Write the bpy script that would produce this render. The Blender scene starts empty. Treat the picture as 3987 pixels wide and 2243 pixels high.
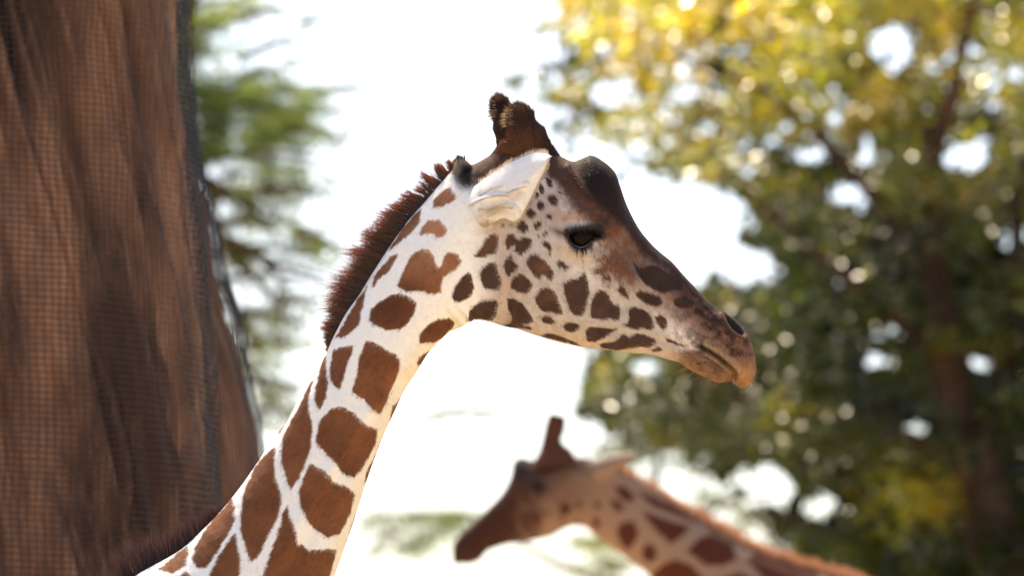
import bpy, math
import numpy as np
from mathutils import Vector

rng = np.random.default_rng(7)
S = bpy.context.scene
COL = S.collection

# ------------------------------------------------------------------ camera
CAM_Z, PITCH, LENS, SENSOR = 2.6, math.radians(8.0), 135.0, 36.0
FOCUS = 7.6
cam_data = bpy.data.cameras.new("camera")
cam = bpy.data.objects.new("camera", cam_data)
COL.objects.link(cam)
cam.location = (0, 0, CAM_Z)
cam.rotation_euler = (math.pi / 2 + PITCH, 0, 0)
cam_data.lens, cam_data.sensor_width = LENS, SENSOR
cam_data.clip_end = 2000
cam_data.dof.use_dof = True
cam_data.dof.focus_distance = FOCUS / math.cos(PITCH) - 0.02
cam_data.dof.aperture_fstop = 3.0
S.camera = cam

# ------------------------------------------------------------------ sky and sun
SUN_EL, SUN_AZ = math.radians(56), math.radians(-12)          # azimuth from +Y towards +X
to_sun = Vector((math.sin(SUN_AZ) * math.cos(SUN_EL), math.cos(SUN_AZ) * math.cos(SUN_EL), math.sin(SUN_EL)))
world = bpy.data.worlds.new("World")
S.world = world
world.use_nodes = True
wn = world.node_tree
sky = wn.nodes.new("ShaderNodeTexSky")
sky.sky_type = 'NISHITA'
sky.sun_disc = False
sky.sun_elevation = SUN_EL
sky.sun_rotation = SUN_AZ
sky.air_density, sky.dust_density, sky.ozone_density = 1.0, 3.0, 1.0
wn.nodes["Background"].inputs[1].default_value = 0.15
wn.links.new(sky.outputs[0], wn.nodes["Background"].inputs[0])
sun_data = bpy.data.lights.new("sun", 'SUN')
sun_data.energy, sun_data.angle, sun_data.color = 5.0, math.radians(0.5), (1.0, 0.83, 0.61)
sun = bpy.data.objects.new("sun", sun_data)
COL.objects.link(sun)
sun.rotation_euler = to_sun.to_track_quat('Z', 'Y').to_euler()
S.view_settings.view_transform = 'Standard'
S.view_settings.look = 'None'
S.view_settings.exposure = 1.02
S.view_settings.gamma = 1.0
S.view_settings.use_curve_mapping = False
S.render.engine = 'CYCLES'
S.cycles.use_denoising = True
S.cycles.max_bounces = 8
S.cycles.use_adaptive_sampling = False

# ------------------------------------------------------------------ photo <-> place
W, H = 3987.0, 2243.0
K = SENSOR / LENS / W
CP, SP = math.cos(PITCH), math.sin(PITCH)
def place(px, py, Y):
    """point of the vertical plane y=Y seen at photo position px,py"""
    px, py = np.asarray(px, float), np.asarray(py, float)
    nx, ny = (px - W / 2) * K, -(py - H / 2) * K
    k = Y / (CP - ny * SP)
    return k * nx, CAM_Z + k * (SP + ny * CP)
def seen(x, z, Y):
    d = Y * CP + (z - CAM_Z) * SP
    return W / 2 + x / d / K, H / 2 - (-Y * SP + (z - CAM_Z) * CP) / d / K
def seen_side(P, Y): return seen(P[..., 0], P[..., 2], Y - np.abs(P[..., 1] - Y))   # markings are alike on both flanks
def pxm(Y): return K * Y                                     # metres per photo pixel at distance Y

# ------------------------------------------------------------------ small maths
def sstep(a, b, x):
    t = np.clip((x - a) / (b - a), 0, 1)
    return t * t * (3 - 2 * t)
def hash3(i, j, k, seed):
    n = (i * 374761393 + j * 668265263 + k * 2147483647 + seed * 974711) & 0xFFFFFFFF
    n = ((n ^ (n >> 13)) * 1274126177) & 0xFFFFFFFF
    n = ((n ^ (n >> 16)) * 2246822519) & 0xFFFFFFFF
    return ((n ^ (n >> 15)) & 0xFFFFFF) / float(0xFFFFFF)
def noise(x, y, z=0.0, seed=0):
    x, y, z = np.broadcast_arrays(np.asarray(x, float), np.asarray(y, float), np.asarray(z, float))
    xi, yi, zi = np.floor(x).astype(np.int64), np.floor(y).astype(np.int64), np.floor(z).astype(np.int64)
    f, g, h = x - xi, y - yi, z - zi
    f, g, h = f * f * (3 - 2 * f), g * g * (3 - 2 * g), h * h * (3 - 2 * h)
    r = 0
    for a in (0, 1):
        for b in (0, 1):
            for c in (0, 1):
                w = (f if a else 1 - f) * (g if b else 1 - g) * (h if c else 1 - h)
                r = r + w * hash3(xi + a, yi + b, zi + c, seed)
    return r
def fbm(x, y, z=0.0, seed=0, octaves=3):
    r, a, t = 0, 0.5, 0
    for o in range(octaves):
        r = r + a * noise(np.asarray(x) * 2 ** o, np.asarray(y) * 2 ** o, np.asarray(z) * 2 ** o, seed + o)
        t += a
        a *= 0.5
    return r / t
def curve(tab, u):
    """smooth non-uniform interpolation of table rows (first column is the parameter)"""
    tab = np.asarray(tab, float)
    t, v = tab[:, 0], tab[:, 1:]
    d = np.gradient(v, t, axis=0)
    i = np.clip(np.searchsorted(t, u, side='right') - 1, 0, len(t) - 2)
    h = (t[i + 1] - t[i])[:, None]
    s = ((u - t[i]) / (t[i + 1] - t[i]))[:, None]
    return ((2 * s**3 - 3 * s**2 + 1) * v[i] + (s**3 - 2 * s**2 + s) * h * d[i]
            + (-2 * s**3 + 3 * s**2) * v[i + 1] + (s**3 - s**2) * h * d[i + 1])
def poly_sdf(px, py, poly, reach=40):
    """signed distance (negative inside), only worked out near the polygon"""
    poly = np.asarray(poly, float)
    out = np.full(px.shape, 1e3)
    m = ((px > poly[:, 0].min() - reach) & (px < poly[:, 0].max() + reach)
         & (py > poly[:, 1].min() - reach) & (py < poly[:, 1].max() + reach))
    if not m.any(): return out
    x, y = px[m], py[m]
    d = np.full(x.shape, 1e9)
    ins = np.zeros(x.shape, bool)
    for (ax, ay), (bx, by) in zip(poly, np.roll(poly, -1, axis=0)):
        ex, ey = bx - ax, by - ay
        t = np.clip(((x - ax) * ex + (y - ay) * ey) / (ex * ex + ey * ey + 1e-9), 0, 1)
        d = np.minimum(d, (x - ax - t * ex) ** 2 + (y - ay - t * ey) ** 2)
        c = ((ay > y) != (by > y)) & (x < (bx - ax) * (y - ay) / (by - ay + 1e-12) + ax)
        ins ^= c
    d = np.sqrt(d)
    out[m] = np.where(ins, -d, d)
    return out
def line_dist(px, py, pts):
    d = np.full(np.shape(px), 1e9)
    for (ax, ay), (bx, by) in zip(pts[:-1], pts[1:]):
        ex, ey = bx - ax, by - ay
        t = np.clip(((px - ax) * ex + (py - ay) * ey) / (ex * ex + ey * ey + 1e-9), 0, 1)
        d = np.minimum(d, (px - ax - t * ex) ** 2 + (py - ay - t * ey) ** 2)
    return np.sqrt(d)
def blob(px, py, cx, cy, rx, ry, ang=0):
    a = math.radians(ang)
    dx, dy = px - cx, py - cy
    u = (dx * math.cos(a) + dy * math.sin(a)) / rx
    v = (-dx * math.sin(a) + dy * math.cos(a)) / ry
    return np.exp(-(u * u + v * v))
def unit(v): return v / (np.linalg.norm(v, axis=-1, keepdims=True) + 1e-12)

# ------------------------------------------------------------------ objects
def empty(name, loc, label, cat, group=None):
    o = bpy.data.objects.new(name, None)
    COL.objects.link(o)
    o.location = loc
    o.empty_display_size = 0.2
    o["label"], o["category"] = label, cat
    if group: o["group"] = group
    return o
def build(name, V, F, mat, parent=None, smooth=True, colour=None, normals=None, kind=None):
    """one mesh object from arrays; F is (n,3) or (n,4); V in world space"""
    V = np.asarray(V, np.float32).reshape(-1, 3)
    F = np.asarray(F, np.int32)
    if parent is not None:
        q = parent
        while q is not None: V = V - np.array(q.location, np.float32); q = q.parent
    me = bpy.data.meshes.new(name)
    n, k = F.shape
    me.vertices.add(len(V)); me.vertices.foreach_set("co", V.ravel())
    me.loops.add(n * k); me.loops.foreach_set("vertex_index", F.ravel())
    me.polygons.add(n); me.polygons.foreach_set("loop_start", np.arange(0, n * k, k, dtype=np.int32))
    me.polygons.foreach_set("use_smooth", np.full(n, smooth))
    me.update(calc_edges=True)
    if colour is not None:
        c = np.ones((len(V), 4), np.float32); c[:, :3] = colour
        a = me.color_attributes.new("coat", 'FLOAT_COLOR', 'POINT'); a.data.foreach_set("color", c.ravel())
    if normals is not None:
        me.normals_split_custom_set_from_vertices(np.asarray(normals, np.float32).tolist())
    me.materials.append(mat)
    o = bpy.data.objects.new(name, me)
    COL.objects.link(o)
    if parent is not None: o.parent = parent
    if kind: o["kind"] = kind
    return o
def grid_faces(n, m, closed=False, flip=False):
    i = np.arange(n - 1)[:, None]; j = np.arange(m if closed else m - 1)[None, :]
    j2 = (j + 1) % m
    f = np.stack([i * m + j, i * m + j2, (i + 1) * m + j2, (i + 1) * m + j], -1).reshape(-1, 4)
    return f[:, ::-1] if flip else f
def grid_normals(P, closed):
    ds = np.gradient(P, axis=0)
    if closed: dt = (np.roll(P, -1, 1) - np.roll(P, 1, 1)) / 2
    else: dt = np.gradient(P, axis=1)
    return unit(np.cross(dt, ds)), ds, dt

# ------------------------------------------------------------------ materials
def mat(name):
    m = bpy.data.materials.new(name); m.use_nodes = True
    nt = m.node_tree
    return m, nt, nt.nodes["Principled BSDF"], nt.nodes["Material Output"]
def hairy(name, rough=0.6, trans=0.3, spec=0.3, tint=(1.0, 0.8, 0.6)):
    """coat: colour from the animal's own markings, light partly passing through the hair"""
    m, nt, b, out = mat(name)
    at = nt.nodes.new("ShaderNodeAttribute"); at.attribute_name = "coat"
    nt.links.new(at.outputs["Color"], b.inputs["Base Color"])
    b.inputs["Roughness"].default_value = rough
    b.inputs["Specular IOR Level"].default_value = spec
    if trans > 0:
        tr = nt.nodes.new("ShaderNodeBsdfTranslucent")
        mx = nt.nodes.new("ShaderNodeMix"); mx.data_type = 'RGBA'; mx.blend_type = 'MULTIPLY'
        mx.inputs[0].default_value = 1.0; mx.inputs[7].default_value = (*tint, 1)
        nt.links.new(at.outputs["Color"], mx.inputs[6])
        nt.links.new(mx.outputs[2], tr.inputs["Color"])
        ms = nt.nodes.new("ShaderNodeMixShader"); ms.inputs[0].default_value = trans
        nt.links.new(b.outputs[0], ms.inputs[1]); nt.links.new(tr.outputs[0], ms.inputs[2])
        nt.links.new(ms.outputs[0], out.inputs[0])
    return m
M_SKIN = hairy("giraffe_coat", 0.8, 0.0, 0.1)
M_FUR = hairy("giraffe_fur", 0.6, 0.22, 0.18)
M_MANE = hairy("giraffe_mane", 0.4, 0.45, 0.5, (1.6, 0.9, 0.5))
M_EAR = hairy("giraffe_ear", 0.7, 0.15, 0.2, (1.0, 0.85, 0.7))
M_EYE, nt, b, _ = mat("giraffe_eye")
b.inputs["Roughness"].default_value = 0.05
b.inputs["Specular IOR Level"].default_value = 0.06
tc = nt.nodes.new("ShaderNodeTexCoord"); gr = nt.nodes.new("ShaderNodeTexNoise"); rp = nt.nodes.new("ShaderNodeValToRGB")
gr.inputs["Scale"].default_value = 60
rp.color_ramp.elements[0].color = (0.006, 0.004, 0.003, 1); rp.color_ramp.elements[1].color = (0.015, 0.007, 0.004, 1)
nt.links.new(tc.outputs["Object"], gr.inputs["Vector"]); nt.links.new(gr.outputs[0], rp.inputs[0]); nt.links.new(rp.outputs[0], b.inputs["Base Color"])

def foliage(name, leaf, glow, rough=0.35, trans=0.5, spec=0.5):
    m, nt, b, out = mat(name)
    at = nt.nodes.new("ShaderNodeAttribute"); at.attribute_name = "coat"
    def mul(c):
        mx = nt.nodes.new("ShaderNodeMix"); mx.data_type = 'RGBA'; mx.blend_type = 'MULTIPLY'
        mx.inputs[0].default_value = 1; mx.inputs[7].default_value = (*c, 1)
        nt.links.new(at.outputs["Color"], mx.inputs[6]); return mx.outputs[2]
    nt.links.new(mul(leaf), b.inputs["Base Color"])
    b.inputs["Roughness"].default_value = rough; b.inputs["Specular IOR Level"].default_value = spec
    tr = nt.nodes.new("ShaderNodeBsdfTranslucent"); nt.links.new(mul(glow), tr.inputs[0])
    ms = nt.nodes.new("ShaderNodeMixShader"); ms.inputs[0].default_value = trans
    nt.links.new(b.outputs[0], ms.inputs[1]); nt.links.new(tr.outputs[0], ms.inputs[2]); nt.links.new(ms.outputs[0], out.inputs[0])
    return m
M_LEAF = foliage("broad_leaves", (0.04, 0.052, 0.014), (0.66, 0.62, 0.05), 0.3, 0.5, 1.0)
M_NEEDLE = foliage("conifer_needles", (0.06, 0.08, 0.03), (0.2, 0.22, 0.04), 0.5, 0.4, 0.3)
def bark(name, dark, light, scale=6, stretch=0.15):
    m, nt, b, out = mat(name)
    tc = nt.nodes.new("ShaderNodeTexCoord"); mp = nt.nodes.new("ShaderNodeMapping"); n1 = nt.nodes.new("ShaderNodeTexNoise")
    mp.inputs["Scale"].default_value = (1, 1, stretch)
    mp.inputs["Rotation"].default_value = (0.0, 0.38, 0)
    n1.inputs["Scale"].default_value = scale; n1.inputs["Detail"].default_value = 6; n1.inputs["Roughness"].default_value = 0.65
    rp = nt.nodes.new("ShaderNodeValToRGB"); rp.color_ramp.elements[0].position = 0.4; rp.color_ramp.elements[1].position = 0.64
    rp.color_ramp.elements[0].color = (*dark, 1); rp.color_ramp.elements[1].color = (*light, 1)
    nt.links.new(tc.outputs["Object"], mp.inputs[0]); nt.links.new(mp.outputs[0], n1.inputs[0]); nt.links.new(n1.outputs[0], rp.inputs[0])
    nt.links.new(rp.outputs[0], b.inputs["Base Color"])
    bu = nt.nodes.new("ShaderNodeBump"); bu.inputs["Strength"].default_value = 0.6; bu.inputs["Distance"].default_value = 0.03
    nt.links.new(n1.outputs[0], bu.inputs["Height"]); nt.links.new(bu.outputs[0], b.inputs["Normal"])
    b.inputs["Roughness"].default_value = 0.85; b.inputs["Specular IOR Level"].default_value = 0.2
    return m
M_BARK = bark("red_brown_bark", (0.085, 0.04, 0.026), (0.48, 0.245, 0.14), 3.0, .3)
M_BRANCH = bark("grey_brown_bark", (0.035, 0.02, 0.014), (0.10, 0.055, 0.038), 14)
M_WIRE, nt, b, _ = mat("netting_wire")
b.inputs["Metallic"].default_value = 0.5; b.inputs["Roughness"].default_value = 0.35
tc = nt.nodes.new("ShaderNodeTexCoord"); n1 = nt.nodes.new("ShaderNodeTexNoise"); rp = nt.nodes.new("ShaderNodeValToRGB")
n1.inputs["Scale"].default_value = 25
rp.color_ramp.elements[0].color = (0.02, 0.018, 0.017, 1); rp.color_ramp.elements[1].color = (0.075, 0.068, 0.066, 1)
nt.links.new(tc.outputs["Object"], n1.inputs[0]); nt.links.new(n1.outputs[0], rp.inputs[0]); nt.links.new(rp.outputs[0], b.inputs["Base Color"])
M_GROUND, nt, b, _ = mat("sandy_ground")
tc = nt.nodes.new("ShaderNodeTexCoord"); n1 = nt.nodes.new("ShaderNodeTexNoise"); rp = nt.nodes.new("ShaderNodeValToRGB")
n1.inputs["Scale"].default_value = 0.6; n1.inputs["Detail"].default_value = 8
rp.color_ramp.elements[0].color = (0.34, 0.27, 0.17, 1); rp.color_ramp.elements[1].color = (0.52, 0.43, 0.29, 1)
nt.links.new(tc.outputs["Object"], n1.inputs[0]); nt.links.new(n1.outputs[0], rp.inputs[0]); nt.links.new(rp.outputs[0], b.inputs["Base Color"])
b.inputs["Roughness"].default_value = 0.95

# ------------------------------------------------------------------ ground
gx = np.linspace(-600, 600, 41); gy = np.linspace(-600, 900, 51)
GX, GY = np.meshgrid(gx, gy, indexing='ij')
GZ = -0.004 * np.hypot(GX, GY - 10) * 0 + 0.15 * (fbm(GX / 40, GY / 40, 0, 3) - 0.5) * sstep(25, 80, np.hypot(GX, GY - 8))
g = build("ground", np.stack([GX, GY, GZ], -1), grid_faces(41, 51, flip=True), M_GROUND)
g["kind"] = "structure"

# ------------------------------------------------------------------ hair
def strands(roots, dirs, normals_, length, width, bend=0.0, segs=1, bend_dir=None):
    """flat tapering blades; returns V, F, index of root per vertex"""
    n = len(roots)
    length = np.broadcast_to(length, (n,))[:, None]; width = np.broadcast_to(width, (n,))[:, None]
    side = unit(np.cross(dirs, normals_))
    if bend_dir is None: bend_dir = np.zeros((n, 3))
    rows = []
    for k in range(segs):
        f = k / segs
        c = roots + dirs * length * f + bend_dir * length * (bend * f * f)
        w = width * (1 - f * 0.75) * 0.5
        rows += [c - side * w, c + side * w]
    rows.append(roots + dirs * length + bend_dir * length * bend)
    V = np.stack(rows, 1); m = V.shape[1]
    f = []
    for k in range(segs - 1):
        a = 2 * k
        f += [[a, a + 1, a + 3], [a, a + 3, a + 2]]
    a = 2 * (segs - 1)
    f.append([a, a + 1, a + 2])
    F = (np.arange(n)[:, None, None] * m + np.array(f)[None]).reshape(-1, 3)
    return V.reshape(-1, 3), F, np.repeat(np.arange(n), m)
def sample_grid(P, N, T, closed, count, keep=None):
    n, m = P.shape[:2]
    m2 = m if closed else m - 1
    Q = np.concatenate([P, P[:, :1]], 1) if closed else P
    A = np.linalg.norm(np.cross(Q[1:, :-1] - Q[:-1, :-1], Q[:-1, 1:] - Q[:-1, :-1]), axis=-1)
    if keep is not None: A = A * keep[:n - 1, :m2]
    p = A.ravel() / A.sum()
    idx = rng.choice(len(p), count, p=p)
    i, j = idx // m2, idx % m2
    u, v = rng.random(count)[:, None], rng.random(count)[:, None]
    j1 = (j + 1) % m
    def lerp(X): return (X[i, j] * (1 - u) + X[i + 1, j] * u) * (1 - v) + (X[i, j1] * (1 - u) + X[i + 1, j1] * u) * v
    return lerp(P), unit(lerp(N)), unit(lerp(T)), i + u[:, 0], j + v[:, 0]
def fur(name, P, N, T, closed, count, colour_of, parent, length=0.009, width=0.0009, lift=0.22, keep=None, mess=0.25, material=None):
    R, Nn, Tn, si, _ = sample_grid(P, N, T, closed, count, keep)
    Tn = unit(Tn - Nn * (Tn * Nn).sum(-1, keepdims=True))
    B = np.cross(Nn, Tn)
    k = len(R)
    d = unit(Tn + B * rng.normal(0, mess, (k, 1)) + Nn * np.abs(rng.normal(lift, lift * 0.45, (k, 1))))
    L = (length(R) if callable(length) else length) * rng.uniform(0.6, 1.25, k)
    V, F, ix = strands(R - Nn * 0.0006, d, Nn, L, width * rng.uniform(0.7, 1.3, k))
    c0 = colour_of(R)
    vary = np.where(c0.mean(-1, keepdims=True) > .45, .5, 1.0)
    c = c0 * (1 + vary * rng.uniform(-.42, .5, (k, 1)))
    nn = unit(Nn + rng.normal(0, 0.18, (k, 3)))
    o = build(name, V, F, material or M_FUR, parent, True, np.clip(c, 0, 1)[ix], nn[ix])
    return o

# ------------------------------------------------------------------ markings of the near giraffe, traced in photo pixels
def crop(ox, oy, s, polys): return [[(ox + x / s, oy + y / s) for x, y in p] for p in polys]
FACE = crop(1750, 800, 2.415, [
 [(235,480),(275,440),(300,385),(360,300),(425,255),(468,290),(462,400),(440,450),(385,470),(300,490)],
 [(525,360),(535,300),(580,255),(630,285),(650,325),(700,290),(780,318),(765,385),(720,440),(672,475),(620,420),(612,370),(590,395),(540,415)],
 [(640,215),(660,165),(695,135),(735,185),(745,235),(705,262),(655,240)],
 [(710,75),(740,40),(775,25),(820,75),(815,100),(775,122),(730,100)],
 [(910,110),(925,75),(970,90),(965,125),(935,137)],
 [(792,170),(860,145),(872,190),(835,230),(800,225)],
 [(880,280),(900,245),(945,238),(930,275),(900,290)],
 [(870,375),(900,335),(945,345),(970,400),(965,430),(940,438),(915,405),(880,400)],
 [(1015,550),(1035,515),(1080,535),(1110,565),(1142,595),(1110,598),(1085,610),(1060,595),(1025,590)],
 [(510,560),(535,500),(575,460),(610,525),(652,565),(640,600),(600,640),(555,672),(525,630)],
 [(288,640),(320,575),(370,545),(440,540),(450,600),(485,680),(490,730),(470,795),(420,790),(350,785),(320,760),(300,700)],
 [(25,850),(40,780),(80,720),(110,670),(180,628),(210,640),(222,720),(238,770),(215,830),(165,880),(95,912),(40,890)],
 [(580,710),(620,660),(680,635),(735,675),(790,735),(770,790),(712,832),(650,810),(585,785)],
 [(710,535),(760,475),(810,458),(870,490),(910,520),(930,560),(975,610),(990,660),(970,705),(920,685),(880,650),(855,692),(810,665),(775,610)],
 [(1075,740),(1120,705),(1210,690),(1275,620),(1295,690),(1310,770),(1322,830),(1300,900),(1280,1000),(1250,1050),(1180,1040),(1140,1000),(1105,900),(1072,800)],
 [(1325,1020),(1335,900),(1370,830),(1420,795),(1480,820),(1520,890),(1545,930),(1590,945),(1615,1010),(1595,1085),(1545,1090),(1510,1060),(1470,1085),(1400,1075),(1330,1050)],
 [(810,860),(850,790),(920,765),(990,800),(1025,880),(1050,960),(1065,1030),(1040,1035),(980,1005),(900,1000),(850,965),(815,905)],
 [(175,1060),(185,1000),(230,940),(330,890),(450,878),(468,930),(445,1020),(410,1085),(340,1075),(235,1070),(195,1090)],
 [(540,870),(610,868),(690,910),(740,980),(785,1050),(790,1090),(740,1115),(660,1125),(570,1100),(590,1060),(555,980),(545,930)],
 [(510,1130),(560,1100),(640,1110),(780,1140),(770,1165),(640,1150),(530,1150)],
 [(860,1060),(900,1028),(950,1045),(1000,1090),(990,1115),(930,1120),(875,1095)],
 [(1060,1140),(1110,1105),(1190,1105),(1230,1135),(1210,1180),(1150,1200),(1090,1175)],
 [(1275,1185),(1330,1145),(1430,1150),(1580,1170),(1530,1205),(1450,1245),(1370,1285),(1290,1285),(1290,1225)],
 [(875,1215),(950,1200),(1040,1225),(1120,1260),(1200,1300),(1240,1325),(1150,1305),(1000,1265),(870,1235)],
 [(1410,1310),(1460,1290),(1540,1280),(1600,1235),(1640,1210),(1690,1240),(1760,1210),(1840,1225),(1932,1265),(1945,1290),(1880,1335),(1780,1320),(1680,1345),(1560,1370),(1430,1340)],
 [(1650,1140),(1690,1080),(1690,980),(1730,955),(1820,975),(1870,1010),(1910,1060),(1925,1150),(1890,1180),(1830,1160),(1760,1175)],
 [(1575,790),(1610,755),(1650,780),(1690,850),(1695,890),(1650,870),(1600,830)],
 [(1460,690),(1490,655),(1520,690),(1510,725)], [(1365,600),(1400,610),(1410,650),(1385,650)],
 [(480,190),(510,145),(525,190),(515,225)], [(565,175),(600,165),(590,205)], [(830,285),(860,275),(840,300)], [(940,460),(965,458),(955,470)],
]) + crop(1780, 550, 3.6227, [
 [(1230,490),(1270,480),(1330,540),(1362,600),(1345,640),(1310,650),(1275,600),(1255,540)],
 [(1150,610),(1180,575),(1225,610),(1235,680),(1220,745),(1180,735),(1160,680)],
 [(1080,760),(1110,700),(1150,720),(1165,750),(1130,785),(1095,785)],
 [(1268,790),(1320,740),(1380,760),(1425,830),(1430,900),(1390,932),(1330,900),(1300,850)],
 [(1110,890),(1150,825),(1215,850),(1230,930),(1200,980),(1160,970),(1130,930)],
 [(1020,880),(1045,840),(1050,870),(1035,890)], [(1430,710),(1455,705),(1470,735),(1450,740)],
]) + crop(2300, 750, 1.811, [
 [(300,480),(345,530),(400,520),(430,512),(490,530),(550,570),(620,600),(660,640),(655,690),(600,690),(510,715),(450,690),(380,650),(340,590)],
 [(310,710),(350,692),(420,710),(490,740),(515,780),(490,805),(420,800),(350,760)],
 [(580,760),(640,735),(700,745),(740,770),(720,810),(640,820),(590,790)],
 [(440,880),(500,865),(545,910),(540,950),(510,980),(480,930)],
 [(525,1025),(570,1040),(640,1075),(660,1095),(600,1080),(540,1055)],
 [(430,1105),(480,1085),(515,1105),(480,1120),(445,1120)],
])
NECK = crop(1200, 550, 1.705, [
 [(835,390),(880,340),(945,295),(965,345),(995,375),(960,405),(880,435),(830,440)],
 [(540,720),(590,640),(640,560),(690,500),(755,445),(745,530),(710,580),(650,640),(600,680)],
 [(740,610),(765,560),(800,525),(870,520),(905,560),(930,590),(900,635),(855,650),(830,615),(790,610),(750,630)],
 [(430,975),(440,900),(490,820),(560,755),(595,750),(570,810),(520,880),(470,910),(440,960)],
 [(590,960),(620,880),(665,800),(700,745),(760,722),(820,730),(845,800),(870,850),(895,800),(900,760),(940,735),(1000,750),(1018,800),(985,850),(920,880),(890,920),(878,1005),(820,1015),(740,990),(650,1000)],
 [(400,1190),(415,1110),(480,1060),(530,1025),(600,1012),(680,1035),(718,1080),(700,1150),(665,1210),(600,1250),(520,1255),(430,1215)],
 [(735,1340),(745,1270),(800,1220),(860,1180),(930,1175),(975,1205),(960,1240),(920,1280),(880,1310),(830,1340)],
 [(180,1300),(230,1215),(290,1115),(350,1015),(390,965),(370,1060),(350,1150),(340,1220),(290,1270),(220,1305)],
]) + crop(450, 1300, 1.5368, [
 [(1805,190),(1815,140),(1880,105),(1840,175)],
 [(1285,280),(1285,180),(1300,100),(1340,80),(1423,68),(1410,130),(1380,200),(1365,260),(1345,330),(1310,325),(1295,300)],
 [(1415,350),(1440,250),(1455,150),(1475,100),(1495,45),(1550,55),(1620,95),(1680,130),(1702,155),(1695,250),(1680,310),(1640,390),(1610,470),(1590,490),(1540,460),(1480,390)],
 [(1195,400),(1195,330),(1215,240),(1240,150),(1258,115),(1265,230),(1270,300),(1262,380),(1225,450),(1205,440)],
 [(990,690),(1000,610),(1030,560),(1080,470),(1130,370),(1165,300),(1185,275),(1160,350),(1155,420),(1175,540),(1180,580),(1165,680),(1130,790),(1090,880),(1050,938),(1015,870),(995,780)],
 [(1195,650),(1215,570),(1220,520),(1290,450),(1360,438),(1420,470),(1480,535),(1575,580),(1560,650),(1520,730),(1490,790),(1430,862),(1370,840),(1300,760),(1230,690)],
 [(745,1150),(755,1010),(780,910),(830,810),(880,740),(950,675),(955,740),(950,860),(985,960),(990,1020),(960,1130),(900,1230),(865,1320),(810,1370),(785,1310),(750,1180)],
 [(1095,960),(1120,880),(1150,790),(1165,775),(1240,820),(1310,890),(1400,925),(1432,965),(1410,1060),(1370,1150),(1340,1200),(1270,1222),(1200,1170),(1140,1110),(1105,1040)],
 [(458,1350),(480,1270),(530,1180),(600,1090),(700,985),(712,1040),(710,1130),(680,1190),(620,1290),(570,1370),(540,1405),(480,1400)],
 [(255,1410),(320,1360),(380,1310),(435,1270),(440,1320),(415,1390),(340,1440),(290,1420)],
 [(520,1540),(560,1449),(600,1360),(660,1260),(715,1190),(735,1280),(748,1370),(740,1449),(690,1600),(600,1640)],
 [(800,1700),(840,1560),(880,1449),(920,1330),(970,1200),(1000,1080),(1030,1030),(1045,1100),(1075,1190),(1090,1270),(1120,1260),(1170,1300),(1240,1290),(1325,1290),(1300,1380),(1270,1500),(1200,1650),(1050,1760)],
 [(1640,525),(1665,440),(1710,380),(1745,330),(1690,460),(1660,510)], [(1490,890),(1510,810),(1550,730),(1590,640),(1550,770),(1510,870)],
 [(1380,1250),(1400,1180),(1430,1100),(1450,1060),(1415,1190)],
 [(940,630),(1000,545),(1045,470),(1090,380),(1030,520),(985,590)], [(820,820),(870,745),(840,810)],
 [(360,1500),(395,1449),(425,1418),(445,1449),(420,1520)],
])
EYE = crop(2100, 780, 4.83, [[(540,625),(640,592),(760,580),(900,566),(1020,572),(1140,605),(1160,680),(1080,695),(1000,720),(930,790),(870,850),(790,893),(710,880),(640,830),(585,760),(552,690)]])[0]
NOSTRIL = crop(2500, 1150, 3.622, [[(1160,285),(1200,255),(1265,285),(1345,355),(1415,440),(1460,530),(1430,590),(1340,545),(1265,480),(1205,400)]])[0]
MOUTH = crop(2500, 1150, 3.622, [[(830,735),(960,805),(1080,885),(1200,985),(1290,1060),(1320,1120),(1275,1205)]])[0]

WHITE = np.array((0.84, 0.81, 0.77)); CREAM = np.array((0.62, 0.47, 0.35))
PATCH_N = np.array((0.172, 0.065, 0.028)); PATCH_F = np.array((0.066, 0.036, 0.027))
BLACKISH = np.array((0.011, 0.009, 0.0085)); DARKBROWN = np.array((0.055, 0.026, 0.018)); BROWN = np.array((0.125, 0.058, 0.036))
RUST = np.array((0.23, 0.09, 0.035))

def cells(px, py, seed, size):
    """polygon-like patches for the parts of the body that the photo does not show"""
    best = np.full(px.shape, 1e9); sec = np.full(px.shape, 1e9)
    gx_, gy_ = np.floor(px / size).astype(np.int64), np.floor(py / size).astype(np.int64)
    for a in (-1, 0, 1):
        for b_ in (-1, 0, 1):
            i, j = gx_ + a, gy_ + b_
            cx = (i + 0.2 + 0.6 * hash3(i, j, 0, seed)) * size; cy = (j + 0.2 + 0.6 * hash3(i, j, 1, seed)) * size
            d = np.hypot(px - cx, py - cy)
            sec = np.where(d < best, best, np.minimum(sec, d)); best = np.minimum(best, d)
    return 0.5 * (best - sec)
def mix(c, col, w): return c * (1 - w[..., None]) + np.asarray(col) * w[..., None]

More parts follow.
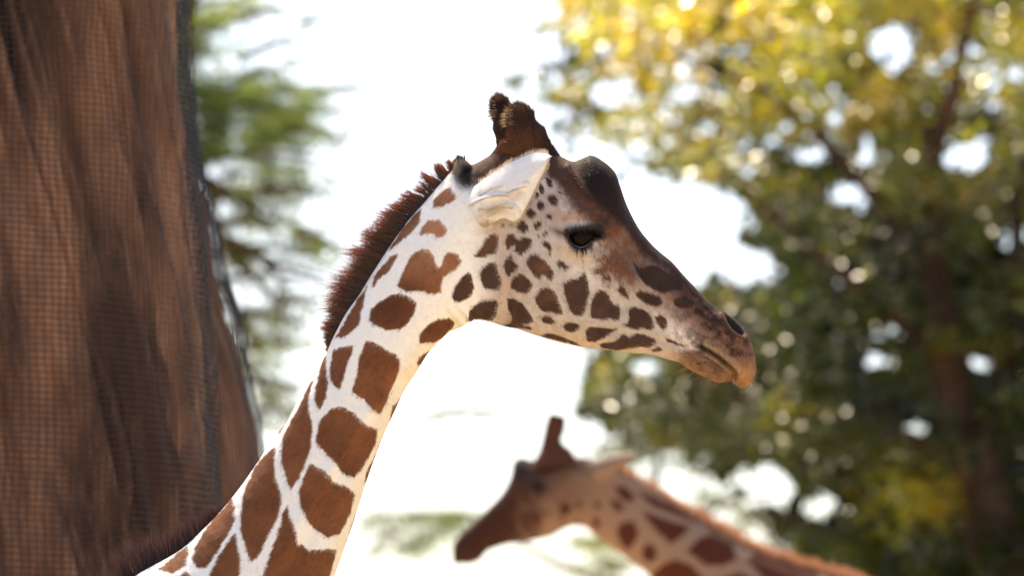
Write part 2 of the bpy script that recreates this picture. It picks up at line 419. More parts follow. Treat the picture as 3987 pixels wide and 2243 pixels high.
def coat_near(px, py):
    shape = px.shape
    px, py = px.ravel().copy(), py.ravel().copy()
    hair = noise(px * 0.22, py * 0.22, 0, 11)                  # single-hair speckle
    j = (noise(px * 0.11, py * 0.045, 0, 21) - 0.5) * 11 + (hair - 0.5) * 7
    c = np.tile(WHITE, (len(px), 1))
    # greyer, tan-flecked ground colour on the face
    face = sstep(1800, 2000, px) * sstep(640, 800, py)
    c = mix(c, np.array((0.43, 0.355, 0.315)), face * (.72 + .28 * noise(px / 22, py / 22, 0, 91)))
    c = mix(c, (0.70, 0.66, 0.63), blob(px, py, 2270, 1060, 90, 50, 30) * .6 + blob(px, py, 2640, 1280, 60, 40, 30) * .9)
    c = mix(c, (0.48, 0.29, 0.19), blob(px, py, 2250, 855, 120, 38, 5) * 0.8)
    c = mix(c, (0.56, 0.42, 0.25), blob(px, py, 2230, 990, 75, 32, 20) * 0.6)
    c = mix(c, (0.72, 0.74, 0.76), blob(px, py, 2265, 876, 55, 10, -5) * 0.9)
    c = mix(c, (0.50, 0.34, 0.16), blob(px, py, 1925, 905, 60, 25, 25) * 0.6)
    c = mix(c, (0.44, 0.30, 0.22), blob(px, py, 1975, 1120, 45, 170, 0) * 0.7)
    c = mix(c, (0.60, 0.44, 0.27), blob(px, py, 2300, 1345, 330, 45, 8) * 0.6)  # yellowish light under the jaw, painted into the coat
    mott = noise(px * 0.06, py * 0.06, 0, 5) * .6 + hair * .4
    def spk(w, soft=0.55): return np.clip((w - (1 - mott)) / soft + 0.5, 0, 1) * sstep(.02, .25, w)
    # brown, flecked areas that fade out hair by hair
    NOSE = [(2300,608),(2394,673),(2440,800),(2493,900),(2548,963),(2620,1026),(2709,1125),(2800,1207),(2885,1269)]
    dt = line_dist(px, py, NOSE)
    TAN = np.array((0.27, 0.165, 0.115))
    c = mix(c, TAN, sstep(210, 110, dt) * sstep(2330, 2400, px) * .8)
    c = mix(c, BROWN * .8, spk(sstep(150, 60, dt) * sstep(2330, 2420, px) * (.62 - .1 * sstep(2480, 2520, px))))
    c = mix(c, BROWN * 1.05, spk(blob(px, py, 2405, 1035, 120, 88, 30) * 0.95))
    rl = line_dist(px, py, [(2150, 600), (2215, 650), (2290, 770), (2370, 855)])
    c = mix(c, TAN, sstep(110, 40, rl) * .75)
    c = mix(c, BROWN * .85, spk(sstep(105, 35, rl) * .95))
    c = mix(c, RUST * 0.75, spk(blob(px, py, 2380, 925, 55, 60, 60) * 0.68))
    q = (px - 2700) * .8 - (py - 1290) * .5 + (mott - .5) * 50
    c = mix(c, np.array((.125, .062, .04)), sstep(-50, 80, q) * .95)
    c = mix(c, BROWN * .5, sstep(105, 45, dt + (mott - .5) * 40) * sstep(2600, 2700, px) * .8)
    c = c * (1 + (sstep(2600, 2700, px) * (mott - .5) * 1.7)[:, None])
    c = c * (1 + (sstep(240, 160, np.minimum(dt, rl * 1.6)) * sstep(2100, 2200, px) * (mott - .5) * 1.1)[:, None])
    # chin and lips
    low = py - np.interp(px, [2560, 2640, 2735, 2800, 2860], [1385, 1362, 1362, 1408, 1470])
    c = mix(c, np.array((0.19, 0.095, 0.055)), sstep(-4, 14, low + (mott - .5) * 26) * sstep(2590, 2690, px + (mott - .5) * 60) * .92)
    fold = np.abs(fbm(px / 40 + py / 90, py / 16 - px / 60, 0, 77, 2) - .5)
    c = mix(c, np.array((0.06, 0.03, 0.018)), sstep(.07, .0, fold) * sstep(0, 14, low) * sstep(2630, 2690, px) * .8)
    # dark bridge of the nose and forehead knob
    br = poly_sdf(px, py, [(2200,600),(2235,575),(2420,560),(2500,780),(2600,940),(2860,1200),(2835,1245),(2740,1185),(2650,1110),(2590,1050),(2535,1015),(2490,985),(2460,935),(2415,880),(2370,850),(2325,812),(2285,770),(2255,700),(2225,655)], 80)
    c = mix(c, DARKBROWN * 0.62, sstep(14, -22, br + j * 1.3))
    c = mix(c, BLACKISH, blob(px, py, 2330, 690, 95, 80, 50) * 0.85 * sstep(10, -20, br))
    # crown of the head up to the horns
    cr = poly_sdf(px, py, [(1830,560),(1950,480),(2230,480),(2225,640),(2290,760),(2245,775),(2190,730),(2130,680),(2000,690),(1900,700),(1850,735),(1800,730),(1768,690)], 90)
    c = mix(c, np.array((0.075, 0.037, 0.024)), sstep(25, -25, cr + j * 1.6))
    # the dark band between knob and horns is browner and streaked
    c = mix(c, RUST * 0.6, blob(px, py, 2010, 610, 110, 45, 0) * 0.75 * (0.4 + 0.6 * noise(px * 0.05, py * 0.015, 0, 8)))
    c = mix(c, BLACKISH * 1.2, blob(px, py, 1822, 690, 45, 38, 0))
    for x, y, a, b_ in ((1925,590,14,26),(1960,600,10,28),(1993,600,9,30),(1935,645,20,14),(1905,640,16,12),(1975,585,9,22)):
        c = mix(c, DARKBROWN * 0.8, blob(px, py, x, y, a, b_, 15) * 0.9)
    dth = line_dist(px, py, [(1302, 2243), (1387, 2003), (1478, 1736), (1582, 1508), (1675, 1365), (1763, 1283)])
    c = mix(c, (0.80, 0.69, 0.50), sstep(95, 10, dth) * .7)  # warm bounce light painted down the front edge of the neck
    # patches
    d = np.full(px.shape, 1e3)
    for p in FACE: d = np.minimum(d, poly_sdf(px, py, p))
    tone = 0.85 + 0.35 * noise(px / 45, py / 45, 0, 31)
    fc = PATCH_F[None] * tone[:, None] * (1 - .35 * sstep(2440, 2520, px) * sstep(1260, 1200, py))[:, None]
    warm = blob(px, py, 2125, 1040, 35, 30) + blob(px, py, 2155, 1150, 30, 28) * 0.8 + blob(px, py, 1900, 950, 60, 60) * 0.8
    fc = fc * (1 + np.clip(warm, 0, 1)[:, None] * np.array((1.1, 0.75, 0.35)))
    c = c * (1 - sstep(3, -3, d + j * 0.45)[:, None]) + fc * sstep(3, -3, d + j * 0.45)[:, None]
    dn = np.full(px.shape, 1e3)
    for p in NECK: dn = np.minimum(dn, poly_sdf(px, py, p, 60))
    un = cells(px + 0.3 * py, py - 0.2 * px, 4, 330) + 34
    low = (py > 2330 + 0.25 * (900 - px)) | (px < 480)
    dn = np.where(low, np.minimum(dn, un), dn)
    nc = PATCH_N[None] * (0.72 + 0.4 * noise(px / 70, py / 70, 0, 41) + .2 * noise((px + .7 * py) / 9, (py - .7 * px) / 40, 0, 43))[:, None]
    # paler, fading patches behind the ear, darker ones under the throat
    pale = np.clip(blob(px, py, 1700, 900, 110, 60) * 1.2 + blob(px, py, 1680, 1010, 150, 95) * 0.7 + blob(px, py, 1750, 770, 60, 60) * .8, 0, 1)
    nc = nc * (1 + pale[:, None] * np.array((1.0, 1.45, 1.9)))
    dark = np.clip(blob(px, py, 1530, 1210, 130, 90) + blob(px, py, 1700, 1290, 80, 50) * .5, 0, 1)
    nc = nc * (1 - 0.45 * dark[:, None])
    w = sstep(3.5, -3.5, dn + j * 0.6)
    c = c * (1 - w[:, None]) + nc * w[:, None]
    # eye surround and nostril lining are black skin
    de = poly_sdf(px, py, EYE, 80)
    c = mix(c, (0.016, 0.014, 0.014), sstep(24, 7, de + j * 0.8))
    c = mix(c, (0.03, 0.025, 0.022), blob(px, py, 2290, 892, 75, 14, 6) * 0.95)
    c = mix(c, (0.05, 0.028, 0.02), np.clip(blob(px, py, 2185, 908, 50, 15, 22), 0, 1) * 0.9)
    c = mix(c, (0.035, 0.025, 0.02), blob(px, py, 2352, 868, 30, 22, 25) * 0.95)
    c = mix(c, (0.05, 0.03, 0.02), blob(px, py, 2352, 925, 28, 12, 0) * 0.8)
    dnos = poly_sdf(px, py, NOSTRIL, 60)
    c = mix(c, (0.16, 0.085, 0.05), sstep(16, 4, dnos) * 0.6)
    c = mix(c, (0.022, 0.019, 0.019), sstep(2, -5, dnos))
    dm = line_dist(px, py, MOUTH)
    c = mix(c, (0.022, 0.014, 0.011), np.exp(-(dm / 11) ** 2) * 0.95)  # shade in the mouth crease and just below it, painted as colour
    inner = blob(px, py, 2800, 1420, 62, 22, 40) * sstep(-2, 10, py - np.interp(px, [q[0] for q in MOUTH[:6]], [q[1] for q in MOUTH[:6]]))
    c = mix(c, (0.06, 0.035, 0.02), inner * 0.75)
    c = mix(c, (0.40, 0.21, 0.09), np.clip(blob(px, py, 2898, 1470, 58, 60) * .9 + np.exp(-(line_dist(px, py, [(2640, 1410), (2720, 1455), (2800, 1488)]) / 18) ** 2) * .6, 0, 1) * (.55 + .45 * spk(np.ones_like(px) * .7)))
    c = mix(c, (0.42, 0.26, 0.13), np.exp(-((dm - 22) / 12) ** 2) * (py < np.interp(px, [2730, 2860], [1370, 1470])) * (px > 2745) * 0.7)
    return np.clip(c, 0.008, 0.88).reshape(shape + (3,))

# ------------------------------------------------------------------ a giraffe's body as one skin from rump to lips
def body_skin(stations, Y, step, ntheta, coarse_until=0, coarse=6):
    """stations: (top px, top py, bottom px, bottom py, half width m, height of widest 0..1, roundness)"""
    st = np.array(stations, float)
    dist = 0.5 * (np.hypot(*np.diff(st[:, :2], axis=0).T) + np.hypot(*np.diff(st[:, 2:4], axis=0).T))
    t = np.concatenate([[0], np.cumsum(dist)])
    u = np.concatenate([np.arange(0, t[coarse_until], step * coarse), np.arange(t[coarse_until], t[-1], step), [t[-1]]])
    v = curve(np.column_stack([t, st]), u)
    tx, tz = place(v[:, 0], v[:, 1], Y); bx, bz = place(v[:, 2], v[:, 3], Y)
    hw, wv, pw = np.maximum(v[:, 4], 0.001), np.clip(v[:, 5], .15, .85), v[:, 6]
    th = np.linspace(0, 2 * math.pi, ntheta, endpoint=False)[None]
    ct, sn = np.cos(th), np.sin(th)
    cc = np.sign(ct) * np.abs(ct) ** (2 / pw[:, None]); ss = np.sign(sn) * np.abs(sn) ** (2 / pw[:, None])
    f = np.where(cc > 0, wv[:, None] * (1 - cc), wv[:, None] - (1 - wv[:, None]) * cc)   # 0 at top, 1 at bottom
    X = tx[:, None] * (1 - f) + bx[:, None] * f
    Z = tz[:, None] * (1 - f) + bz[:, None] * f
    P = np.stack([X, Y - hw[:, None] * ss, Z], -1)           # theta 0..pi is the side towards the camera
    return P, t, u
def tube(path, radii, n=20, flat=1.0, close=True):
    path = np.asarray(path, float); radii = np.asarray(radii, float)
    T = unit(np.gradient(path, axis=0))
    ref = np.tile(np.array((0.0, 1.0, 0.0)), (len(path), 1))
    ref[np.abs((T * ref).sum(-1)) > 0.9] = (1, 0, 0)
    A = unit(np.cross(T, ref)); B = np.cross(T, A)
    a = np.linspace(0, 2 * math.pi, n, endpoint=False)
    return path[:, None] + radii[:, None, None] * (np.cos(a)[None, :, None] * A[:, None] + flat * np.sin(a)[None, :, None] * B[:, None])

Y1 = FOCUS
G1 = [ # body behind and below the frame, then the neck and head
 (-3500,4150,-3450,4250,.04,.5,2),(-3300,3900,-3000,4300,.2,.5,2.2),(-2700,3550,-2300,4350,.33,.5,2.2),(-1800,3250,-1300,4500,.36,.55,2.2),
 (-1000,3050,100,4500,.34,.5,2.2),(-500,2950,600,4150,.27,.5,2.1),(-100,2750,830,3700,.225,.5,2.1),(300,2420,1000,3200,.19,.5,2),
 (541,2237,1130,2760,.16,.5,2),(710,2139,1205,2540,.14,.5,2),(795,2061,1255,2385,.13,.5,2),(905,1941,1312,2215,.12,.5,2),
 (996,1814,1360,2080,.112,.5,2),(1055,1723,1395,1975,.107,.5,2),(1120,1638,1427,1875,.1,.5,2),(1172,1541,1462,1775,.095,.5,2),
 (1224,1463,1500,1680,.09,.5,2),(1262,1395,1535,1605,.086,.5,2),(1300,1310,1570,1530,.083,.5,2),(1345,1225,1621,1450,.081,.5,2),
 (1399,1148,1667,1375,.08,.5,2),(1450,1065,1712,1327,.08,.5,2),(1517,961,1750,1292,.081,.5,2),(1590,860,1785,1277,.083,.48,2),
 (1657,785,1810,1264,.086,.46,2),(1720,710,1835,1250,.088,.45,2),(1775,655,1870,1246,.09,.43,2),(1842,641,1915,1254,.091,.42,2.05),
 (1905,606,1960,1268,.092,.42,2.05),(1955,558,2012,1279,.093,.42,2),(2060,545,2070,1300,.094,.42,2),(2130,575,2140,1322,.096,.42,2.05),
 (2190,614,2210,1340,.098,.42,2.05),(2232,630,2250,1348,.098,.42,2),(2262,620,2280,1353,.097,.42,1.95),(2300,606,2320,1359,.095,.42,1.9),(2350,630,2370,1363,.09,.42,1.9),
 (2394,673,2410,1367,.085,.42,1.95),(2412,720,2440,1372,.081,.42,2),(2440,800,2470,1375,.076,.42,2),(2493,900,2510,1377,.07,.44,2),
 (2548,963,2560,1387,.065,.45,2),(2620,1026,2609,1402,.06,.46,2),(2664,1076,2645,1411,.058,.48,2.05),(2709,1125,2670,1428,.056,.5,2.1),
 (2758,1175,2705,1450,.056,.5,2.2),(2800,1207,2740,1466,.057,.5,2.2),(2845,1232,2775,1484,.058,.5,2.2),(2885,1269,2805,1490,.057,.5,2.2),
 (2910,1308,2828,1486,.054,.5,2.2),(2928,1350,2848,1487,.05,.5,2.2),(2940,1401,2868,1499,.043,.5,2.2),(2943,1446,2885,1511,.034,.5,2.1),
 (2932,1479,2900,1508,.02,.5,2),(2922,1492,2912,1501,.004,.5,2)]

def near_features(px, py):
    """relief of the face and neck in metres, outward"""
    h = np.zeros(px.shape)
    def bump(cx, cy, rx, ry, ang, mm): return blob(px, py, cx, cy, rx, ry, ang) * mm * 0.001
    h += bump(2262, 905, 130, 90, 10, 13) + bump(2300, 838, 95, 30, 22, 6) + bump(2265, 1000, 110, 30, 20, 3)
    h += bump(2030, 1090, 170, 140, 0, 9) + bump(2110, 760, 55, 80, 10, -7) + bump(1700, 1010, 80, 150, 20, 7)
    h += bump(1865, 830, 80, 95, 0, 10) + bump(2420, 1185, 150, 40, 22, -6) + bump(2450, 1330, 150, 22, 8, 4)
    h += np.exp(-(line_dist(px, py, [(2330, 985), (2450, 1075), (2600, 1160)]) / 30) ** 2) * 0.005
    h -= np.exp(-(line_dist(px, py, [(2410, 930), (2470, 1010), (2540, 1120), (2630, 1190)]) / 18) ** 2) * 0.004
    h -= np.exp(-(line_dist(px, py, [(2360, 850), (2430, 930), (2500, 1010)]) / 15) ** 2) * 0.004
    h += np.exp(-(line_dist(px, py, [(2215, 650), (2290, 770), (2370, 855)]) / 14) ** 2) * 0.006
    h -= np.exp(-(line_dist(px, py, [(1975, 980), (1985, 1080), (1975, 1190)]) / 22) ** 2) * 0.004
    h -= np.exp(-(line_dist(px, py, [(2190, 1260), (2330, 1290), (2480, 1300), (2640, 1345), (2720, 1365)]) / 13) ** 2) * 0.004
    h -= np.exp(-(line_dist(px, py, [(1560, 1500), (1420, 1700), (1270, 1960), (1150, 2230)]) / 34) ** 2) * 0.009
    h += np.exp(-(line_dist(px, py, [(1480, 1560), (1330, 1760), (1180, 2010), (1060, 2250)]) / 36) ** 2) * 0.008
    h -= np.exp(-(line_dist(px, py, [(1160, 1690), (1110, 1850), (1010, 2080)]) / 25) ** 2) * 0.007
    h += (fbm(px / 60, py / 60, 0, 51) - 0.5) * 0.004
    # muzzle
    h += bump(2895, 1400, 50, 80, 10, 6) + bump(2760, 1425, 60, 30, 30, 4) + bump(2800, 1300, 50, 60, 40, 4)
    dn = poly_sdf(px, py, NOSTRIL, 70)
    h += np.exp(-((dn - 9) / 9) ** 2) * 0.004 - sstep(3, -14, dn) * 0.020
    dm = line_dist(px, py, MOUTH)
    below = py - np.interp(px, [q[0] for q in MOUTH[:6]], [q[1] for q in MOUTH[:6]])
    h -= np.exp(-(dm / 9) ** 2) * 0.014
    h += np.exp(-((dm - 18) / 11) ** 2) * (below < 0) * (px > 2735) * 0.005
    h -= blob(px, py, 2800, 1420, 60, 20, 40) * sstep(0, 12, below) * 0.006
    fold = np.abs(fbm(px / 40 + py / 90, py / 16 - px / 60, 0, 77, 2) - .5)
    h -= sstep(.09, 0, fold) * 0.0035 * blob(px, py, 2725, 1425, 80, 36, 35)
    h += np.sin((px * 0.9 - py * 0.3) * 0.45) * 0.0012 * np.exp(-((dm - 16) / 12) ** 2) * (below < 0) * sstep(2720, 2745, px) * sstep(2870, 2800, px)
    # eye opening with a raised rim and a hooded upper lid
    de = poly_sdf(px, py, EYE, 80)
    h += np.exp(-((de - 9) / 8) ** 2) * 0.003
    h += np.exp(-(line_dist(px, py, [(2210, 898), (2250, 886), (2300, 882), (2338, 897)]) / 10) ** 2) * 0.005
    h -= np.exp(-(line_dist(px, py, [(2205, 880), (2250, 868), (2300, 864)]) / 9) ** 2) * 0.002
    h -= sstep(1, -9, de) * 0.034
    # folds where the throat meets the jaw
    h += np.sin((px * .8 - py * .6) * 0.16) * 0.002 * blob(px, py, 1800, 1235, 60, 40)
    return h

P1, t1, u1 = body_skin(G1, Y1, 5.0, 216, coarse_until=8, coarse=8)
n1, d1s, d1t = grid_normals(P1, True)
if (n1[60, 54, 1]) > 0: n1 = -n1
PX1, PY1 = seen_side(P1, Y1)
base1 = P1.copy()
face_w = np.clip(np.abs(n1[..., 1]) * 1.6, 0, 1)
hh = near_features(PX1, PY1) * face_w
P1 = P1 + n1 * hh[..., None]
n1, d1s, d1t = grid_normals(P1, True)
if (n1[60, 54, 1]) > 0: n1 = -n1
root1 = empty("giraffe", (place(-1200, 4000, Y1)[0], Y1, 0.0),
              "large sharp giraffe in profile facing right with brown patches and white ear", "giraffe", "giraffes")
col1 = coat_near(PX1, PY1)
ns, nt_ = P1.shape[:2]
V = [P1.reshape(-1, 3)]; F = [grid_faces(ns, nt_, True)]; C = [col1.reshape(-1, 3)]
def add_leg(Vl, Fl, Cl, Y, x, y, ztop, w, lean):
    zz = np.array([ztop, ztop * .8, ztop * .55, ztop * .5, ztop * .45, ztop * .2, .14, .08, .0])
    rr = np.array([.16, .13, .075, .08, .065, .05, .055, .075, .085]) * w
    xx = x + lean * np.array([0, .02, .05, .05, .03, .0, 0, .02, .03])
    T = tube(np.stack([xx, np.full(9, y), zz], -1), rr, 16, 1.0)
    k = sum(len(v) for v in Vl)
    Vl.append(T.reshape(-1, 3)); Fl.append(grid_faces(9, 16, True) + k)
    a, b_ = seen(T[..., 0], T[..., 2], Y)
    dd = cells(a * 1.3, b_, 9, 200) + 22
    Cl.append((np.where((dd < 0)[..., None] & (T[..., 2] > .9)[..., None], PATCH_N, WHITE)).reshape(-1, 3))
for x, y in ((-.98, -.16), (-.88, .16), (-2.35, -.17), (-2.5, .17)):
    add_leg(V, F, C, Y1, x, Y1 + y, 2.45, 1.15, 1 if x > -1 else -2)
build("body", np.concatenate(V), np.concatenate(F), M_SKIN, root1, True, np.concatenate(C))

def coat_at(fn, Y):
    def f(R):
        a, b_ = seen_side(R, Y)
        return fn(a, b_)
    return f
vis = (PY1 < 2450) & (PX1 > 350)
keep = vis & (poly_sdf(PX1, PY1, EYE, 40) > 4) & (poly_sdf(PX1, PY1, NOSTRIL, 40) > 3)
def fur_len(R):
    a, b_ = seen_side(R, Y1)
    L = np.full(len(R), 0.0085)
    L -= 0.0035 * np.clip(blob(a, b_, 2270, 915, 110, 70), 0, 1)
    L += 0.001 * (blob(a, b_, 2900, 1490, 50, 40) + blob(a, b_, 1990, 1230, 200, 60))
    return L
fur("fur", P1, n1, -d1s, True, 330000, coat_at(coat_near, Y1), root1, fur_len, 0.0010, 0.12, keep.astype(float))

# ------------------------------------------------------------------ horns
def horn(parent, ctr, rad, depth, flatten, colour, count, tuft):
    """ctr: list of photo positions base->top, depth: y of each, rad in pixels"""
    k = np.linspace(0, 1, len(ctr)); u = np.linspace(0, 1, 46)
    v = curve(np.column_stack([k, np.array(ctr, float), np.array(rad, float), np.array(depth, float)]), u)
    x, z = place(v[:, 0], v[:, 1], v[:, 3])
    r = np.maximum(v[:, 2], 1) * pxm(Y1)
    path = np.stack([x, v[:, 3], z], -1)
    T = tube(path, r, 40, flatten)
    T += unit(T - path[:, None]) * ((fbm(T[..., 0] * 60, T[..., 2] * 60, T[..., 1] * 60, 71) - .5) * 0.008)[..., None]
    n, ds, _ = grid_normals(T, True)
    if ((T[20, 0] - path[20]) * n[20, 0]).sum() < 0: n = -n
    col = colour(T.reshape(-1, 3))
    o = build("ossicone", T.reshape(-1, 3), grid_faces(46, 40, True), M_SKIN, parent, True, col)
    fur("fur", T, n, ds, True, count, colour, parent, lambda R: 0.010, 0.0010, 0.3, mess=0.4)
    # upright tuft round the crown
    m = tuft
    a = rng.uniform(0, 2 * math.pi, m); q = np.clip(rng.beta(3, 1.6, m), 0, .999)
    iu = (0.72 + 0.27 * q) * 45
    i0 = iu.astype(int); ja = (a / (2 * math.pi) * 40).astype(int) % 40
    R = T[i0, ja]; Nn = n[i0, ja]; up = unit(ds[np.minimum(i0, 38), ja])
    d = unit(up * rng.uniform(0.5, 1.3, (m, 1)) + Nn * rng.uniform(0.15, 0.9, (m, 1)) + rng.normal(0, .2, (m, 3)) + np.array((-0.15, 0, 0.25)))
    Vv, Ff, ix = strands(R, d, np.tile((0., -1., 0.), (m, 1)), rng.uniform(.006, .019, m), rng.uniform(.0006, .0011, m), 0.35, 3,
                         unit(rng.normal(0, 1, (m, 3)) + np.array((-.6, 0, -.2))))
    c = np.where(rng.random((m, 1)) < 0.4, np.array((0.22, 0.13, 0.075)), np.array((0.05, 0.025, 0.016))) * rng.uniform(.6, 1.3, (m, 1))  # paler share of hairs imitates sunlit tips by colour
    build("hair_tuft", Vv, Ff, M_FUR, o, True, c[ix])
    m = 420
    i0 = rng.integers(26, 40, m); ja = rng.integers(0, 40, m)
    R = T[i0, ja]; ok = R[:, 0] < path[i0, 0] - .35 * r[i0]
    R, Nn, m = R[ok], n[i0, ja][ok], int(ok.sum())
    d = unit(Nn * .8 + np.array((-.5, -.2, .1)) + rng.normal(0, .25, (m, 3)))
    Vv, Ff, ix = strands(R, d, np.tile((0., -1., 0.), (m, 1)), rng.uniform(.006, .016, m), .0008, .5, 3, np.tile((-.2, 0., -.7), (m, 1)))
    build("hair_tuft", Vv, Ff, M_FUR, o, True, (np.array((.5, .38, .26)) * rng.uniform(.5, 1.3, (m, 1)))[ix])  # pale hairs on the left side, sunlight put into their colour
    return o
def horn_colour(R):
    a, b_ = seen_side(R, Y1)
    c = np.tile(np.array((0.085, 0.038, 0.022)), (len(R), 1))
    c = mix(c, RUST * 0.8, sstep(490, 570, b_) * sstep(2120, 2010, a) * .8)
    c = mix(c, BLACKISH * 1.4, np.clip(blob(a, b_, 2045, 470, 60, 30) * .6 + sstep(440, 405, b_) * .5, 0, 1))
    c = mix(c, DARKBROWN, sstep(2090, 2150, a))
    return c * (0.8 + 0.4 * noise(a * .06, b_ * .02, 0, 3))[:, None]
horn(root1, [(2045,690),(2046,620),(2047,575),(2047,535),(2034,495),(2026,465),(2022,440),(2021,425),(2021,419)], [150,136,112,84,66,59,54,37,2],
     [Y1-.012,Y1-.022,Y1-.034,Y1-.043,Y1-.049,Y1-.052,Y1-.054,Y1-.055,Y1-.055], 0.6, horn_colour, 26000, 1500)
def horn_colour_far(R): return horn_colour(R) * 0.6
horn(root1, [(2035,660),(2018,610),(1998,560),(1975,520),(1965,480),(1957,445),(1950,418),(1946,395),(1944,384)], [120,100,72,50,46,45,44,30,2],
     [Y1+.05]*9, 0.8, horn_colour_far, 14000, 1200)
# knobs at the back of the skull with short black tufts
for s in (-1, 1):
    ctr = np.array([(1815,720),(1806,680),(1798,650),(1790,626),(1786,618)], float) + (0 if s < 0 else -14, 0 if s < 0 else 6)
    v = curve(np.column_stack([np.linspace(0, 1, 5), ctr, np.array([52, 46, 34, 16, 1.])]), np.linspace(0, 1, 18))
    yk = Y1 + s * 0.032
    x, z = place(v[:, 0], v[:, 1], yk)
    T = tube(np.stack([x, np.full(18, yk), z], -1), np.maximum(v[:, 2], .5) * pxm(Y1), 22, .8)
    a, b_ = seen_side(T, Y1)
    kc = mix(np.tile(np.array((0.42, 0.33, 0.25)), a.shape + (1,)), BLACKISH, np.clip(blob(a, b_, 1822, 680, 42, 42) * 1.2 + sstep(628, 612, b_), 0, 1))
    kn = build("occipital_knob", T.reshape(-1, 3), grid_faces(18, 22, True), M_SKIN, root1, True, kc.reshape(-1, 3))
    nk, dk, _ = grid_normals(T, True)
    if ((T[8, 0] - T[8].mean(0)) * nk[8, 0]).sum() < 0: nk = -nk
    def knob_col(R):
        a, b_ = seen_side(R, Y1)
        return mix(np.tile(np.array((0.42, 0.31, 0.22)), (len(R), 1)), BLACKISH, np.clip(blob(a, b_, 1822, 680, 42, 42) * 1.3 + sstep(632, 612, b_), 0, 1))
    fur("fur", T, nk, dk, True, 3500, knob_col, root1, .009, .001, .35, mess=.4)
    m = 160
    xx, zz = place(rng.uniform(1778, 1812, m), rng.uniform(618, 660, m), yk)
    R = np.stack([xx, rng.normal(yk, .006, m), zz], -1)
    d = unit(np.stack([rng.normal(-.15, .25, m), rng.normal(0, .2, m), np.ones(m)], -1))
    Vv, Ff, ix = strands(R, d, np.tile((0., -1., 0.), (m, 1)), rng.uniform(.006, .016, m), .001, .2, 2, np.tile((.3, 0, 0.), (m, 1)))
    build("hair_tuft", Vv, Ff, M_MANE, kn, True, (np.array((.03, .02, .018)) * rng.uniform(.6, 1.4, (m, 1)))[ix])

# ------------------------------------------------------------------ ears
def ear(parent, side, rows, base_y, tip_out, cup, colour, Y, count, name="ear"):
    up = np.array([r[0] for r in rows], float); lo = np.array([r[1] for r in rows], float)
    k = np.linspace(0, 1, len(rows)); nu, nv = 90, 60
    u = np.linspace(0, 1, nu)
    U, L = curve(np.column_stack([k, up]), u), curve(np.column_stack([k, lo]), u)
    v = np.linspace(0, 1, nv)[None, :, None]
    Q = U[:, None] * (1 - v) + L[:, None] * v
    vv = v[..., 0]; uu = u[:, None]
    bulge = np.sin(np.pi * np.clip(vv, 0, 1)) ** 0.75 * (cup[0] * (1 - uu) + cup[1] * uu)
    out = tip_out * sstep(0, .8, uu) + bulge - .035 * (1 - sstep(0, .16, uu))
    fold = 0.0
    if count:
        for pts, wdt, amp in EAR_FOLDS:
            dl = line_dist(Q[..., 0], Q[..., 1], pts)
            fold = fold + np.exp(-(dl / wdt) ** 2) * amp
    out = out + fold
    yo = base_y + side * out
    x, z = place(Q[..., 0], Q[..., 1], Y - np.abs(yo - Y))
    outer = np.stack([x, yo, z], -1)
    n, ds, _ = grid_normals(outer, False)
    if n[40, 30, 1] * side < 0: n = -n
    thick = 0.004 * np.minimum(1, np.minimum(np.minimum(vv, 1 - vv) * 12, (1 - uu) * 10) + 0.15)
    inner = outer - n * thick[..., None]
    inner[:, 0], inner[:, -1], inner[-1] = outer[:, 0], outer[:, -1], outer[-1]
    c = colour(Q[..., 0], Q[..., 1])
    ci = np.tile(np.array((0.45, 0.33, 0.25)), (nu * nv, 1))
    Vv = np.concatenate([outer.reshape(-1, 3), inner.reshape(-1, 3)])
    Ff = np.concatenate([grid_faces(nu, nv), grid_faces(nu, nv, flip=True) + nu * nv])
    build(name, Vv, Ff, M_EAR, parent, True, np.concatenate([c.reshape(-1, 3), ci]))
    if count:
        def col(R):
            a, b_ = seen_side(R, Y)
            return colour(a, b_)
        fur("fur", outer, n, ds, False, count, col, parent, 0.006, 0.0008, 0.14, mess=.35)
        # fringe of fine hairs along the upper edge
        m = 420
        i = rng.integers(14, nu - 6, m)
        R = outer[i, 0] + rng.normal(0, .001, (m, 3))
        d = unit(np.stack([rng.normal(-.1, .25, m), rng.normal(-.1, .3, m), np.ones(m)], -1))
        V2, F2, ix = strands(R, d, np.tile((0., -1., 0.), (m, 1)), rng.uniform(.002, .011, m), .0007, .2, 2, np.tile((.5, 0, 0.), (m, 1)))
        m2 = 500
        i = rng.integers(10, nu - 2, m2)
        R = outer[i, -1] + rng.normal(0, .001, (m2, 3))
        d = unit(np.stack([rng.normal(.7, .3, m2), rng.normal(-.1, .3, m2), rng.normal(-.5, .3, m2)], -1))
        V3, F3, _ = strands(R, d, np.tile((0., -1., 0.), (m2, 1)), rng.uniform(.002, .006, m2) + .012 * (i < 34), .0007, .2, 2, np.tile((0., 0, -.5), (m2, 1)))
        build("hair_fringe", np.concatenate([V2, V3]), np.concatenate([F2, F3 + len(V2)]), M_FUR, parent, True, np.concatenate([np.tile((.7, .62, .5), (len(V2), 1)), np.tile((.62, .5, .36), (len(V3), 1))]))
def rpx(pts): return [(1780 + x / 3.6227, 550 + y / 3.6227) for x, y in pts]
EAR_FOLDS = [(rpx([(200,890),(380,800),(560,765),(720,740),(850,650),(980,600)]), 9, .005), (rpx([(330,760),(520,680),(720,700),(900,640)]), 8, -.0045),
             (rpx([(420,1040),(560,960),(680,905),(800,930),(860,1000)]), 10, .006), (rpx([(440,1100),(600,1010),(700,960),(820,1000)]), 9, -.006),
             (rpx([(700,760),(860,800),(950,720)]), 20, -.003)]
